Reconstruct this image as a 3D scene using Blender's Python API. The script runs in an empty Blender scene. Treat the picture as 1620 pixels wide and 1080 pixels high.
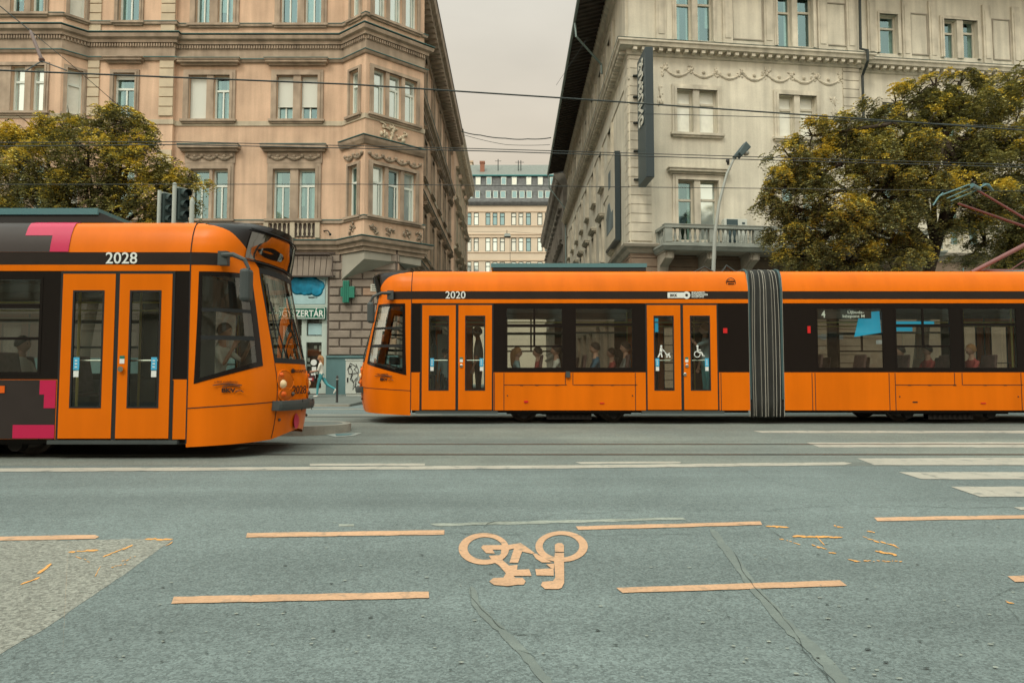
import bpy, math, random
from math import sin, cos, pi, radians, atan2, sqrt
from mathutils import Vector, Matrix, noise
random.seed(7)
SC = bpy.context.scene
COL = SC.collection

# ------------------------------------------------------------------ camera, sky, sun, exposure
F = 1080.0
TILT = math.atan(60/1080)
cd = bpy.data.cameras.new('camera'); cam = bpy.data.objects.new('camera', cd); COL.objects.link(cam)
cam.location = (0, 0, 1.0); cam.rotation_euler = (pi/2 + TILT, 0, 0)
cd.lens = 24; cd.sensor_width = 36; cd.clip_end = 2000; cd.clip_start = .05
SC.camera = cam

world = bpy.data.worlds.new('World'); SC.world = world; world.use_nodes = True
nt = world.node_tree; nt.nodes.clear()
def N(nt, t, **kw):
    n = nt.nodes.new(t)
    for k, v in kw.items(): setattr(n, k, v)
    return n
SUN_EL, SUN_AZ = radians(48), radians(205)      # azimuth clockwise from +Y
out = N(nt, 'ShaderNodeOutputWorld'); bg = N(nt, 'ShaderNodeBackground')
sky = N(nt, 'ShaderNodeTexSky', sky_type='NISHITA', sun_disc=False)
sky.sun_elevation = SUN_EL; sky.sun_rotation = SUN_AZ; sky.dust_density = 4; sky.altitude = 100
tc = N(nt, 'ShaderNodeTexCoord'); sep = N(nt, 'ShaderNodeSeparateXYZ'); nt.links.new(tc.outputs['Generated'], sep.inputs[0])
ramp = N(nt, 'ShaderNodeValToRGB'); nt.links.new(sep.outputs['Z'], ramp.inputs[0])
el = ramp.color_ramp.elements
el[0].position = 0.0; el[0].color = (.95, .81, .62, 1)
el[1].position = 1.0; el[1].color = (1.35, 1.55, 1.42, 1)
e = el.new(.28); e.color = (.93, .80, .61, 1)
e = el.new(.55); e.color = (.93, .90, .79, 1)
# soft cloud layer: noise over the direction
mp = N(nt, 'ShaderNodeMapping'); mp.inputs['Scale'].default_value = (1.6, 1.6, 4.5); nt.links.new(tc.outputs['Generated'], mp.inputs[0])
nz = N(nt, 'ShaderNodeTexNoise'); nz.inputs['Scale'].default_value = 2.6; nz.inputs['Detail'].default_value = 5; nt.links.new(mp.outputs[0], nz.inputs['Vector'])
cr = N(nt, 'ShaderNodeMapRange'); cr.inputs['From Min'].default_value = .3; cr.inputs['From Max'].default_value = .7
cr.inputs['To Min'].default_value = .94; cr.inputs['To Max'].default_value = 1.05; nt.links.new(nz.outputs['Fac'], cr.inputs['Value'])
vm = N(nt, 'ShaderNodeVectorMath', operation='SCALE'); nt.links.new(ramp.outputs['Color'], vm.inputs[0]); nt.links.new(cr.outputs[0], vm.inputs['Scale'])
sk = N(nt, 'ShaderNodeVectorMath', operation='SCALE'); nt.links.new(sky.outputs['Color'], sk.inputs[0]); sk.inputs['Scale'].default_value = .012
# overcast sky glowing on the sun's side
dt = N(nt, 'ShaderNodeVectorMath', operation='DOT_PRODUCT'); nt.links.new(tc.outputs['Generated'], dt.inputs[0]); dt.inputs[1].default_value = (sin(SUN_AZ)*.8, cos(SUN_AZ)*.8, .6)
gm = N(nt, 'ShaderNodeMapRange', interpolation_type='SMOOTHSTEP'); gm.inputs['From Min'].default_value = -.3; gm.inputs['From Max'].default_value = .95
gm.inputs['To Min'].default_value = 1.0; gm.inputs['To Max'].default_value = 2.5; nt.links.new(dt.outputs['Value'], gm.inputs['Value'])
vm2 = N(nt, 'ShaderNodeVectorMath', operation='SCALE'); nt.links.new(vm.outputs[0], vm2.inputs[0]); nt.links.new(gm.outputs[0], vm2.inputs['Scale']); vm = vm2
ad = N(nt, 'ShaderNodeVectorMath', operation='ADD'); nt.links.new(vm.outputs[0], ad.inputs[0]); nt.links.new(sk.outputs[0], ad.inputs[1])
nt.links.new(ad.outputs[0], bg.inputs['Color']); bg.inputs['Strength'].default_value = 1.0
nt.links.new(bg.outputs[0], out.inputs[0])

sd = bpy.data.lights.new('sun', 'SUN'); sun = bpy.data.objects.new('sun', sd); COL.objects.link(sun)
sd.energy = 1.5; sd.angle = radians(12); sd.color = (1, .9, .74)
sun.location = (0, 0, 60)
sdir = Vector((sin(SUN_AZ)*cos(SUN_EL), cos(SUN_AZ)*cos(SUN_EL), sin(SUN_EL)))
sun.rotation_euler = sdir.to_track_quat('Z', 'Y').to_euler()

SC.view_settings.view_transform = 'Standard'; SC.view_settings.look = 'None'
SC.view_settings.exposure = -0.42; SC.view_settings.gamma = 1
SC.render.engine = 'CYCLES'
SC.cycles.max_bounces = 7; SC.cycles.transparent_max_bounces = 16; SC.cycles.use_denoising = True

# ------------------------------------------------------------------ pixel -> world helpers (photo is 1620 x 1080)
def ray(px, py):
    xc = (px-810)/F; zc = (540-py)/F
    return Vector((xc, cos(TILT) - sin(TILT)*zc, sin(TILT) + cos(TILT)*zc))
def at(px, py, Y):
    r = ray(px, py); k = Y/r.y
    return Vector((r.x*k, Y, 1.0 + r.z*k))
GP = [(-80, 0), (11, 0), (14, .13), (16.5, .155), (21, .165), (60, .3), (400, .3)]
def gz(Y):
    for (a, za), (b, zb) in zip(GP, GP[1:]):
        if Y <= b: return za + (zb-za)*(Y-a)/(b-a)
    return .3
def ground(px, py):
    z = 0
    for _ in range(12):
        r = ray(px, py); k = (z-1.0)/r.z; z = gz(r.y*k)
    return Vector((r.x*k, r.y*k, z))

# ------------------------------------------------------------------ materials
def mat(name, col, rough=.8, var=.0, vscale=3.0, bump=.0, bscale=40.0, metal=0.0, spec=.3, fine=.0, fscale=120.0, speck=.0, sscale=90.0, wear=None, lanes=.0, streak=.0, col2=None, emit=None):
    m = bpy.data.materials.new(name); m.use_nodes = True
    t = m.node_tree; b = t.nodes['Principled BSDF']
    b.inputs['Base Color'].default_value = (*col, 1); b.inputs['Roughness'].default_value = rough
    b.inputs['Metallic'].default_value = metal; b.inputs['Specular IOR Level'].default_value = spec
    if emit:
        b.inputs['Emission Color'].default_value = (*emit[0], 1); b.inputs['Emission Strength'].default_value = emit[1]
    tcn = N(t, 'ShaderNodeTexCoord')
    cur = None
    def mulc(src_fac, lo, hi):
        nonlocal cur
        mr = N(t, 'ShaderNodeMapRange'); mr.inputs['From Min'].default_value = .3; mr.inputs['From Max'].default_value = .7
        mr.inputs['To Min'].default_value = lo; mr.inputs['To Max'].default_value = hi
        t.links.new(src_fac, mr.inputs['Value'])
        sc = N(t, 'ShaderNodeVectorMath', operation='SCALE')
        if cur is None: sc.inputs[0].default_value = col
        else: t.links.new(cur, sc.inputs[0])
        t.links.new(mr.outputs[0], sc.inputs['Scale']); cur = sc.outputs[0]
    def nzt(scale, det=6, mapping=None):
        n = N(t, 'ShaderNodeTexNoise'); n.inputs['Scale'].default_value = scale; n.inputs['Detail'].default_value = det
        if mapping:
            mpn = N(t, 'ShaderNodeMapping'); mpn.inputs['Scale'].default_value = mapping
            t.links.new(tcn.outputs['Object'], mpn.inputs[0]); t.links.new(mpn.outputs[0], n.inputs['Vector'])
        else: t.links.new(tcn.outputs['Object'], n.inputs['Vector'])
        return n.outputs['Fac']
    if col2:
        mx = N(t, 'ShaderNodeMix', data_type='RGBA'); mx.inputs[6].default_value = (*col, 1); mx.inputs[7].default_value = (*col2, 1)
        mr = N(t, 'ShaderNodeMapRange'); mr.inputs['From Min'].default_value = .42; mr.inputs['From Max'].default_value = .6
        t.links.new(nzt(vscale*.7, 8), mr.inputs['Value']); t.links.new(mr.outputs[0], mx.inputs[0]); cur = mx.outputs[2]
    if var: mulc(nzt(vscale), 1-var, 1+var)
    if fine: mulc(nzt(fscale, 3), 1-fine, 1+fine)
    if speck:
        vo = N(t, 'ShaderNodeTexVoronoi'); vo.inputs['Scale'].default_value = sscale; t.links.new(tcn.outputs['Object'], vo.inputs['Vector'])
        sp = N(t, 'ShaderNodeSeparateColor'); t.links.new(vo.outputs['Color'], sp.inputs[0])
        mr = N(t, 'ShaderNodeMapRange'); mr.inputs['To Min'].default_value = 1-speck; mr.inputs['To Max'].default_value = 1+speck; t.links.new(sp.outputs[0], mr.inputs['Value'])
        sc = N(t, 'ShaderNodeVectorMath', operation='SCALE')
        if cur is None: sc.inputs[0].default_value = col
        else: t.links.new(cur, sc.inputs[0])
        t.links.new(mr.outputs[0], sc.inputs['Scale']); cur = sc.outputs[0]
    if lanes: mulc(nzt(1.0, 5, (.10, 1.5, 1)), 1-lanes, 1+lanes*.8); mulc(nzt(2.3, 8), 1-lanes*.5, 1+lanes*.3)
    if streak: mulc(nzt(1.0, 6, (3.2, 3.2, .22)), 1-streak, 1+streak*.5)
    if wear:
        wc, lo, hi, ws_ = wear
        mx = N(t, 'ShaderNodeMix', data_type='RGBA'); mx.inputs[7].default_value = (*wc, 1)
        if cur is None: mx.inputs[6].default_value = (*col, 1)
        else: t.links.new(cur, mx.inputs[6])
        mr = N(t, 'ShaderNodeMapRange'); mr.inputs['From Min'].default_value = lo; mr.inputs['From Max'].default_value = hi; mr.inputs['To Max'].default_value = .85
        t.links.new(nzt(ws_, 10), mr.inputs['Value']); t.links.new(mr.outputs[0], mx.inputs[0]); cur = mx.outputs[2]
    if cur is not None: t.links.new(cur, b.inputs['Base Color'])
    if bump:
        bn = N(t, 'ShaderNodeBump'); bn.inputs['Strength'].default_value = bump; bn.inputs['Distance'].default_value = .02
        t.links.new(nzt(bscale, 6), bn.inputs['Height']); t.links.new(bn.outputs[0], b.inputs['Normal'])
    return m
def glass(name, tint, refl=1.0, rough=.02, base=.06, gc=(.95,1,.98)):
    m = bpy.data.materials.new(name); m.use_nodes = True; t = m.node_tree; t.nodes.clear()
    o = N(t, 'ShaderNodeOutputMaterial'); tr = N(t, 'ShaderNodeBsdfTransparent'); tr.inputs[0].default_value = (*tint, 1)
    gl = N(t, 'ShaderNodeBsdfGlossy'); gl.inputs['Roughness'].default_value = rough; gl.inputs[0].default_value = (*gc, 1)
    fr = N(t, 'ShaderNodeFresnel'); fr.inputs[0].default_value = 1.5
    mm = N(t, 'ShaderNodeMath', operation='MULTIPLY_ADD'); mm.inputs[1].default_value = refl; mm.inputs[2].default_value = base
    mx = N(t, 'ShaderNodeMixShader')
    mi_ = N(t, 'ShaderNodeMath', operation='MINIMUM'); mi_.inputs[1].default_value = .26
    t.links.new(fr.outputs[0], mm.inputs[0]); t.links.new(mm.outputs[0], mi_.inputs[0]); t.links.new(mi_.outputs[0], mx.inputs[0])
    t.links.new(tr.outputs[0], mx.inputs[1]); t.links.new(gl.outputs[0], mx.inputs[2]); t.links.new(mx.outputs[0], o.inputs[0])
    return m
M = {}
M['asphalt'] = mat('asphalt', (.148, .180, .175), .85, lanes=.14, var=.12, vscale=.55, bump=.25, bscale=140, fine=.10, fscale=18, speck=.31, sscale=110)
M['asphalt_patch'] = mat('asphalt_patch', (.225, .225, .195), .9, var=.10, vscale=.8, bump=.3, bscale=120, fine=.15, fscale=30, speck=.36, sscale=85)
M['trackbed'] = mat('trackbed', (.165, .18, .158), .85, lanes=.15, var=.10, vscale=.5, bump=.2, bscale=80, fine=.12, fscale=60, speck=.2, sscale=60, col2=(.15, .168, .153))
M['pavement'] = mat('pavement', (.15, .165, .15), .9, var=.12, vscale=.7, bump=.3, bscale=30, fine=.10)
M['kerb'] = mat('kerb_stone', (.30, .285, .24), .85, var=.15, vscale=3, bump=.3, bscale=30, fine=.1)
M['paint_white'] = mat('road_paint_white', (.38, .355, .30), .7, var=.10, vscale=2.2, fine=.10, fscale=50, bump=.15, wear=((.14,.16,.15), .56, .72, 7))
M['paint_old'] = mat('road_paint_worn', (.27, .29, .25), .8, var=.2, vscale=4, fine=.2, fscale=30, bump=.2)
M['paint_yellow'] = mat('road_paint_yellow', (.54, .325, .195), .7, var=.10, vscale=2.5, fine=.12, fscale=60, bump=.15, wear=((.16,.15,.12), .58, .74, 11))
M['paint_orange'] = mat('road_paint_orange', (.70, .34, .10), .7, var=.1, vscale=6, fine=.15, fscale=40)
M['tar'] = mat('crack_dark', (.05, .062, .058), .9)
M['crack_seal'] = mat('crack_seal', (.165, .192, .176), .85, var=.12, fine=.12, fscale=60, wear=((.145,.170,.158), .42, .58, 9))
M['rail'] = mat('rail_steel', (.16, .155, .14), .35, metal=.8)
M['groove'] = mat('rail_groove', (.012, .012, .012), .9)
M['orange'] = mat('tram_orange', (.76, .160, .003), .30, bump=.12, bscale=1.6, spec=.14, var=.05, vscale=1.1, streak=.10)
M['room'] = mat('room_dark', (.035, .035, .033), .9)
M['curtain'] = mat('curtain_cloth', (.55, .55, .48), .8, var=.15, vscale=6)
M['orange_dark'] = mat('tram_orange_lens', (.75, .12, .01), .35)
M['tram_black'] = mat('tram_black_gloss', (.012, .009, .008), .18, spec=.28)
M['tram_stripe'] = mat('tram_dark_stripe', (.026, .019, .016), .35, spec=.25, var=.1)
M['livery_dark'] = mat('livery_dark', (.034, .025, .022), .45, var=.12)
M['magenta'] = mat('livery_magenta', (.52, .014, .075), .35, spec=.4)
M['rubber'] = mat('rubber', (.02, .021, .021), .8)
M['bumper'] = mat('bumper_grey', (.060, .070, .068), .6, var=.1)
M['teal_roof'] = mat('roof_equipment', (.045, .085, .088), .45, var=.15, vscale=2)
M['roof_edge'] = mat('roof_equipment_edge', (.095, .205, .22), .4)
M['bellows'] = mat('bellows_fabric', (.045, .046, .042), .85, var=.15, vscale=3)
M['bellows_rib'] = mat('bellows_rib', (.36, .34, .29), .7)
M['under'] = mat('underframe', (.016, .013, .011), .85)
M['wheel'] = mat('wheel_steel', (.12, .10, .085), .55, metal=.5, var=.3, vscale=8)
M['glass_tram'] = glass('tram_glass', (.78, .82, .79), 1.4, .02, .04)
M['glass_door'] = glass('door_glass', (.86, .90, .86), 1.3, .02, .04)
M['glass_front'] = glass('windscreen_glass', (.50, .55, .52), 1.6, .02, .06)
M['pod_glass'] = glass('pod_glass', (.10, .13, .13), 1.6, .03, .12)
M['interior'] = mat('tram_interior', (.10, .098, .09), .7)
M['interior_dark'] = mat('tram_interior_dark', (.05, .052, .05), .7)
M['seat'] = mat('seat_fabric', (.10, .055, .050), .9, var=.3, vscale=14)
M['pole'] = mat('grab_pole', (.55, .45, .12), .35)
M['number_white'] = mat('number_white', (.75, .78, .74), .5)
M['number_black'] = mat('number_black', (.035, .02, .015), .5)
M['sticker_blue'] = mat('sticker_blue', (.08, .42, .66), .5)
M['sticker_white'] = mat('sticker_white', (.75, .77, .74), .5)
M['chrome'] = mat('chrome', (.6, .58, .5), .2, metal=1)
M['red'] = mat('red_reflector', (.6, .02, .02), .4)
M['panto_red'] = mat('pantograph_red', (.16,.06,.055), .45, var=.15)
M['panto_pink'] = mat('pantograph_primer', (.22,.10,.095), .45, var=.1)
M['display'] = mat('display_board', (.02, .022, .02), .5)
M['display_led'] = mat('display_led', (.6, .6, .5), .5, emit=((.75, .8, .7), .35))
M['reflection_blue'] = mat('reflection_blue', (.02, .22, .34), .4, emit=((.01, .42, .62), .75))  # self-lit blue, imitates a reflection on the tram glass
M['headlight'] = mat('headlight_lens', (.85, .62, .35), .12, spec=.8)
M['recess_shade_orange'] = mat('headlight_recess_shade', (.50, .11, .006), .35)  # darker tram orange, shade of the recess put into the colour
M['plaster_l'] = mat('peach_plaster', (.585, .41, .29), .92, var=.15, vscale=.7, bump=.25, bscale=25, streak=.20, fine=.05, fscale=20)
M['trim_l'] = mat('grey_brown_trim', (.36, .285, .215), .9, var=.24, vscale=1.6, bump=.3, bscale=20, streak=.25)
M['trim_pale'] = mat('pale_trim', (.46, .40, .30), .9, var=.14, vscale=1.5, bump=.25, bscale=20, streak=.16)
M['quoin_l'] = mat('pale_quoin', (.52, .44, .32), .9, var=.12, vscale=2, bump=.25, bscale=22)
M['flash'] = mat('copper_flashing', (.07, .15, .145), .6)
M['rust_block'] = mat('rusticated_stone', (.27, .225, .185), .92, var=.18, vscale=1.8, bump=.5, bscale=14, fine=.08)
M['rust_block_warm'] = mat('rusticated_stone_warm', (.40, .27, .19), .92, var=.15, vscale=2, bump=.5, bscale=14)
M['joint'] = mat('mortar_joint', (.10, .08, .068), .95)
M['plinth'] = mat('teal_plinth', (.105, .19, .195), .85, var=.12, vscale=1.2, streak=.1)
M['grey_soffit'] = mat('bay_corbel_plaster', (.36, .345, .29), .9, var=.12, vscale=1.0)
M['plaster_r'] = mat('cream_plaster', (.60, .565, .465), .92, var=.13, vscale=.7, bump=.22, bscale=25, streak=.20, fine=.05, fscale=20)
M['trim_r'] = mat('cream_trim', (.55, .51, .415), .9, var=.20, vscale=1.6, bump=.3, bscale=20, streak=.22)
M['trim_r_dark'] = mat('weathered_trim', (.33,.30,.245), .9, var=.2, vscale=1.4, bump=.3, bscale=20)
M['ground_r'] = mat('brown_stone', (.22, .165, .12), .9, var=.18, vscale=1.2, bump=.4, bscale=16)
M['balcony'] = mat('balcony_stone', (.26, .28, .25), .9, var=.18, vscale=2, bump=.3, bscale=20)
M['soffit'] = mat('timber_soffit', (.075, .062, .052), .85, var=.25, vscale=2)
M['gutter'] = mat('zinc_gutter', (.22, .29, .28), .45, metal=.3)
M['dark_facade'] = mat('sooty_facade', (.17, .155, .13), .92, var=.3, vscale=1.0, bump=.3, bscale=16, streak=.2)
M['far_wall'] = mat('far_cream_wall', (.60, .51, .40), .92, var=.06, vscale=.3)
M['far_trim'] = mat('far_wall_band', (.47, .36, .26), .9)
M['slate'] = mat('slate_roof', (.12, .125, .125), .8, var=.25, vscale=2.5)
M['slate_green'] = mat('sheet_metal_roof', (.17, .185, .165), .6, var=.12)
M['roof_teal'] = mat('roof_edge_teal', (.07, .25, .26), .6)
M['frame_white'] = mat('window_frame_white', (.70, .76, .70), .5, var=.05)
M['frame_wood'] = mat('window_frame_tan', (.52, .49, .40), .6, var=.1)
M['frame_dark'] = mat('window_frame_dark', (.05, .07, .065), .6)
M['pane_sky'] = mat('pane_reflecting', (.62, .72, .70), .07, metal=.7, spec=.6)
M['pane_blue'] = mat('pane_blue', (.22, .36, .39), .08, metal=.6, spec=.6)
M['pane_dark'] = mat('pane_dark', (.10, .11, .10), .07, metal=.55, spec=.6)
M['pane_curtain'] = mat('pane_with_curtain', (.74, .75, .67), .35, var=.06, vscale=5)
M['blind'] = mat('white_roller_blind', (.60, .62, .56), .6, fine=.04)
M['sign_black'] = mat('blade_sign_black', (.030, .045, .050), .4)
M['sign_side'] = mat('blade_sign_side', (.045, .070, .078), .4)
M['sign_text'] = mat('sign_lettering', (.55, .55, .48), .5)
M['poster'] = mat('poster_paper', (.50, .47, .38), .6, var=.1, vscale=.8)
M['poster_dark'] = mat('poster_image', (.13, .17, .18), .6, var=.3, vscale=1)
M['poster_sky'] = mat('poster_pale_blue', (.36, .53, .55), .6, var=.08)
M['liquid_blue'] = mat('poster_blue_liquid', (.012, .20, .33), .4, var=.5, vscale=2.2)
M['sign_green'] = mat('pharmacy_green', (.012, .13, .085), .45)
M['cross_green'] = mat('cross_green', (.03, .19, .13), .4)
M['shop_frame'] = mat('shop_frame_pale', (.48, .56, .51), .5, var=.06)
M['shop_inside'] = mat('shop_interior_dark', (.055, .045, .04), .8, var=.5, vscale=5)
M['bollard'] = mat('bollard_dark', (.045, .045, .042), .6)
M['steel_grey'] = mat('lamp_pole_paint', (.33, .36, .33), .5, var=.08)
M['lamp_dark'] = mat('lamp_head_dark', (.055, .085, .09), .45)
M['lamp_lens'] = mat('lamp_lens', (.30, .32, .30), .15)
M['signal_body'] = mat('signal_body', (.028, .048, .046), .5)
M['signal_back'] = mat('signal_board_pale', (.40, .44, .40), .5)
M['wire'] = mat('wire', (.030, .038, .036), .6)
M['bark'] = mat('bark', (.050, .036, .025), .95, var=.3, vscale=6, bump=.8, bscale=18)
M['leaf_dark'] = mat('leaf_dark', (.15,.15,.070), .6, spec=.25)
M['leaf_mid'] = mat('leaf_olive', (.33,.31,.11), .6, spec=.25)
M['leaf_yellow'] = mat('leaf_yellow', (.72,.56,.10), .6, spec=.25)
M['skin'] = mat('skin', (.48, .27, .19), .6)
M['hair_blond'] = mat('hair_blond', (.34, .17, .07), .7)
M['hair_dark'] = mat('hair_dark', (.035, .022, .016), .7)
M['shirt_white'] = mat('shirt_white', (.66, .64, .56), .8, var=.05)
M['jeans_teal'] = mat('jeans_teal', (.065, .29, .32), .8, var=.12)
M['shirt_blue'] = mat('shirt_blue', (.045, .10, .15), .8)
M['shirt_red'] = mat('shirt_red', (.34, .055, .05), .8)
M['shirt_grey'] = mat('shirt_grey', (.17, .18, .17), .8)
M['shirt_light'] = mat('shirt_light_blue', (.25, .36, .38), .8)
M['trousers_dark'] = mat('trousers_dark', (.035, .038, .042), .85)
M['shoe_white'] = mat('shoe_white', (.70, .70, .64), .6)
M['bag_dark'] = mat('bag_dark', (.06, .025, .025), .6)
M['bag_red'] = mat('bag_red', (.40, .04, .045), .6)
M['cabinet'] = mat('cabinet_grey_white', (.50, .53, .48), .7, var=.08)
M['graffiti'] = mat('graffiti_black', (.02, .02, .02), .6)
M['ac_white'] = mat('air_conditioner_white', (.52, .55, .50), .6)
M['brick_red'] = mat('chimney_brick', (.26, .12, .08), .9)
M['ornament'] = mat('ornament_plaster', (.29, .235, .175), .9, var=.25, vscale=3, bump=.4, bscale=18)
M['ornament_r'] = mat('ornament_cream', (.50,.46,.37), .9, var=.2, vscale=3, bump=.4, bscale=18)
M['insulator'] = mat('insulator', (.10, .05, .035), .4)
M['concrete_wall'] = mat('rear_building_plaster', (.42, .38, .31), .9, var=.1)

M['pane_glass'] = glass('house_window_glass', (.66, .86, .86), 1.2, .03, .22, (.55,.85,.90))
# ------------------------------------------------------------------ mesh building
ORG = {}
class MB:
    def __init__(s): s.v = []; s.f = []; s.mi = []; s.cur = 0; s.smooth = False; s.sm = []
    def add(s, vs, fs):
        o = len(s.v); s.v += [tuple(v) for v in vs]
        for f in fs: s.f.append([i+o for i in f]); s.mi.append(s.cur); s.sm.append(s.smooth)
    def hexa(s, p):   # p: 8 points, bottom 4 ccw then top 4
        s.add(p, [(3,2,1,0), (4,5,6,7), (0,1,5,4), (1,2,6,5), (2,3,7,6), (3,0,4,7)])
    def box(s, x0, x1, y0, y1, z0, z1):
        s.hexa([(x0,y0,z0),(x1,y0,z0),(x1,y1,z0),(x0,y1,z0),(x0,y0,z1),(x1,y0,z1),(x1,y1,z1),(x0,y1,z1)])
    def fbox(s, f, u0, u1, d0, d1, z0, z1):
        s.hexa([f.P(u,d,z) for z in (z0,z1) for (u,d) in ((u0,d1),(u1,d1),(u1,d0),(u0,d0))])
    def quad(s, a, b, c, d): s.add([a,b,c,d], [(0,1,2,3)])
    def poly(s, pts): s.add(pts, [tuple(range(len(pts)))])
    def tube(s, pts, r, seg=8, cap=True):
        pts = [Vector(p) for p in pts]; n = len(pts)
        rs = r if isinstance(r, (list, tuple)) else [r]*n
        vs = []; prev = None
        for i, p in enumerate(pts):
            d = (pts[min(i+1,n-1)] - pts[max(i-1,0)]).normalized()
            if prev is None:
                a = Vector((0,0,1)) if abs(d.z) < .9 else Vector((1,0,0))
                x = d.cross(a).normalized()
            else:
                x = (prev - d*prev.dot(d)).normalized()
            prev = x; y = d.cross(x)
            for k in range(seg):
                t = 2*pi*k/seg; vs.append(p + (x*cos(t) + y*sin(t))*rs[i])
        fs = [(i*seg+k, i*seg+(k+1)%seg, (i+1)*seg+(k+1)%seg, (i+1)*seg+k) for i in range(n-1) for k in range(seg)]
        if cap: fs += [tuple(range(seg))[::-1], tuple((n-1)*seg+k for k in range(seg))]
        s.add(vs, fs)
    def lathe(s, c, prof, seg=12, axis='z'):  # prof (r, h)
        vs = []; c = Vector(c)
        for r, h in prof:
            for k in range(seg):
                t = 2*pi*k/seg; a, b = r*cos(t), r*sin(t)
                vs.append(c + (Vector((a,b,h)) if axis=='z' else Vector((a,h,b)) if axis=='y' else Vector((h,a,b))))
        n = len(prof)
        fs = [(i*seg+k, i*seg+(k+1)%seg, (i+1)*seg+(k+1)%seg, (i+1)*seg+k) for i in range(n-1) for k in range(seg)]
        fs += [tuple(range(seg))[::-1], tuple((n-1)*seg+k for k in range(seg))]
        s.add(vs, fs)
    def ball(s, c, r, seg=8, rings=5, sc=(1,1,1)):
        vs = []; c = Vector(c)
        for i in range(rings+1):
            ph = pi*i/rings
            for k in range(seg):
                t = 2*pi*k/seg
                vs.append(c + Vector((sin(ph)*cos(t)*sc[0], sin(ph)*sin(t)*sc[1], cos(ph)*sc[2]))*r)
        s.add(vs, [(i*seg+k, (i+1)*seg+k, (i+1)*seg+(k+1)%seg, i*seg+(k+1)%seg) for i in range(rings) for k in range(seg)])
    def grid(s, fn, nu, nv, closed=False):
        vs = [fn(i/nu, j/nv) for j in range(nv+1) for i in range(nu+1)]
        s.add(vs, [(j*(nu+1)+i, j*(nu+1)+i+1, (j+1)*(nu+1)+i+1, (j+1)*(nu+1)+i) for j in range(nv) for i in range(nu)])
    def build(s, name, mats, parent=None, bevel=0):
        if not isinstance(mats, (list, tuple)): mats = [mats]
        me = bpy.data.meshes.new(name)
        o = Vector((0,0,0))
        if parent is not None: o = ORG.get(parent.name, o)
        me.from_pydata([(v[0]-o.x, v[1]-o.y, v[2]-o.z) for v in s.v], [], s.f)
        for m in mats: me.materials.append(M[m] if isinstance(m, str) else m)
        if len(mats) > 1: me.polygons.foreach_set('material_index', s.mi)
        me.polygons.foreach_set('use_smooth', s.sm)
        me.update()
        ob = bpy.data.objects.new(name, me); COL.objects.link(ob)
        if parent is not None: ob.parent = parent; ORG[ob.name] = o
        if bevel:
            b = ob.modifiers.new('bevel', 'BEVEL'); b.width = bevel; b.segments = 2; b.limit_method = 'ANGLE'; b.angle_limit = radians(40)
        return ob
def tag(o, label=None, cat=None, group=None, kind=None):
    if label: o['label'] = label
    if cat: o['category'] = cat
    if group: o['group'] = group
    if kind: o['kind'] = kind
    return o
def empty(name, loc, label, cat, group=None, rz=0.0, local=False):
    o = bpy.data.objects.new(name, None); COL.objects.link(o); o.location = loc; o.rotation_euler = (0,0,rz)
    o.empty_display_size = .3
    ORG[o.name] = Vector((0,0,0)) if local else Vector(loc)
    return tag(o, label, cat, group)
def copy_tree(o, parent=None):
    c = o.copy(); COL.objects.link(c)
    if parent is not None: c.parent = parent
    for ch in [x for x in list(COL.objects) if x.parent == o]: copy_tree(ch, c)
    return c
def text(body, size, org, xd, yd, m, name, parent, extrude=.004, bold=.0, align='LEFT', sx=1.0):
    cu = bpy.data.curves.new('t', 'FONT'); cu.body = body; cu.size = size; cu.extrude = extrude; cu.offset = bold; cu.align_x = align
    cu.resolution_u = 3
    ob = bpy.data.objects.new('t', cu); COL.objects.link(ob)
    dg = bpy.context.evaluated_depsgraph_get(); dg.update()
    me = bpy.data.meshes.new_from_object(ob.evaluated_get(dg))
    bpy.data.objects.remove(ob); bpy.data.curves.remove(cu)
    xd = Vector(xd).normalized(); yd = Vector(yd).normalized(); zd = xd.cross(yd)
    mb = MB(); org = Vector(org)
    mb.v = [tuple(org + xd*v.co.x*sx + yd*v.co.y + zd*v.co.z) for v in me.vertices]
    mb.f = [list(p.vertices) for p in me.polygons]; mb.mi = [0]*len(mb.f); mb.sm = [False]*len(mb.f)
    bpy.data.meshes.remove(me)
    return mb.build(name, m, parent)

# ------------------------------------------------------------------ ground, roads, markings
mb = MB()
xs = [-160, -60, -20, 0, 20, 60, 160]
for (a, za), (b, zb) in zip(GP, GP[1:]):
    for x0, x1 in zip(xs, xs[1:]): mb.quad((x0,a,za), (x1,a,za), (x1,b,zb), (x0,b,zb))
tag(mb.build('road', 'asphalt'), kind='structure')
def sheet(name, m, pts, dz=.002, split=True):
    """flat sheet on the road profile; pts are ground points (x, y)"""
    b = MB(); b.poly([(p[0], p[1], gz(p[1])+dz) for p in pts]); return tag(b.build(name, m), kind='structure')
# track bed strip (follows the profile)
mb = MB(); ys = [7.98, 9.5, 11, 12.5, 14, 15.2, 16.5]
for a, b in zip(ys, ys[1:]): mb.quad((-60,a,gz(a)+.0015), (60,a,gz(a)+.0015), (60,b,gz(b)+.0015), (-60,b,gz(b)+.0015))
tag(mb.build('track_bed', 'trackbed'), kind='structure')
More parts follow.
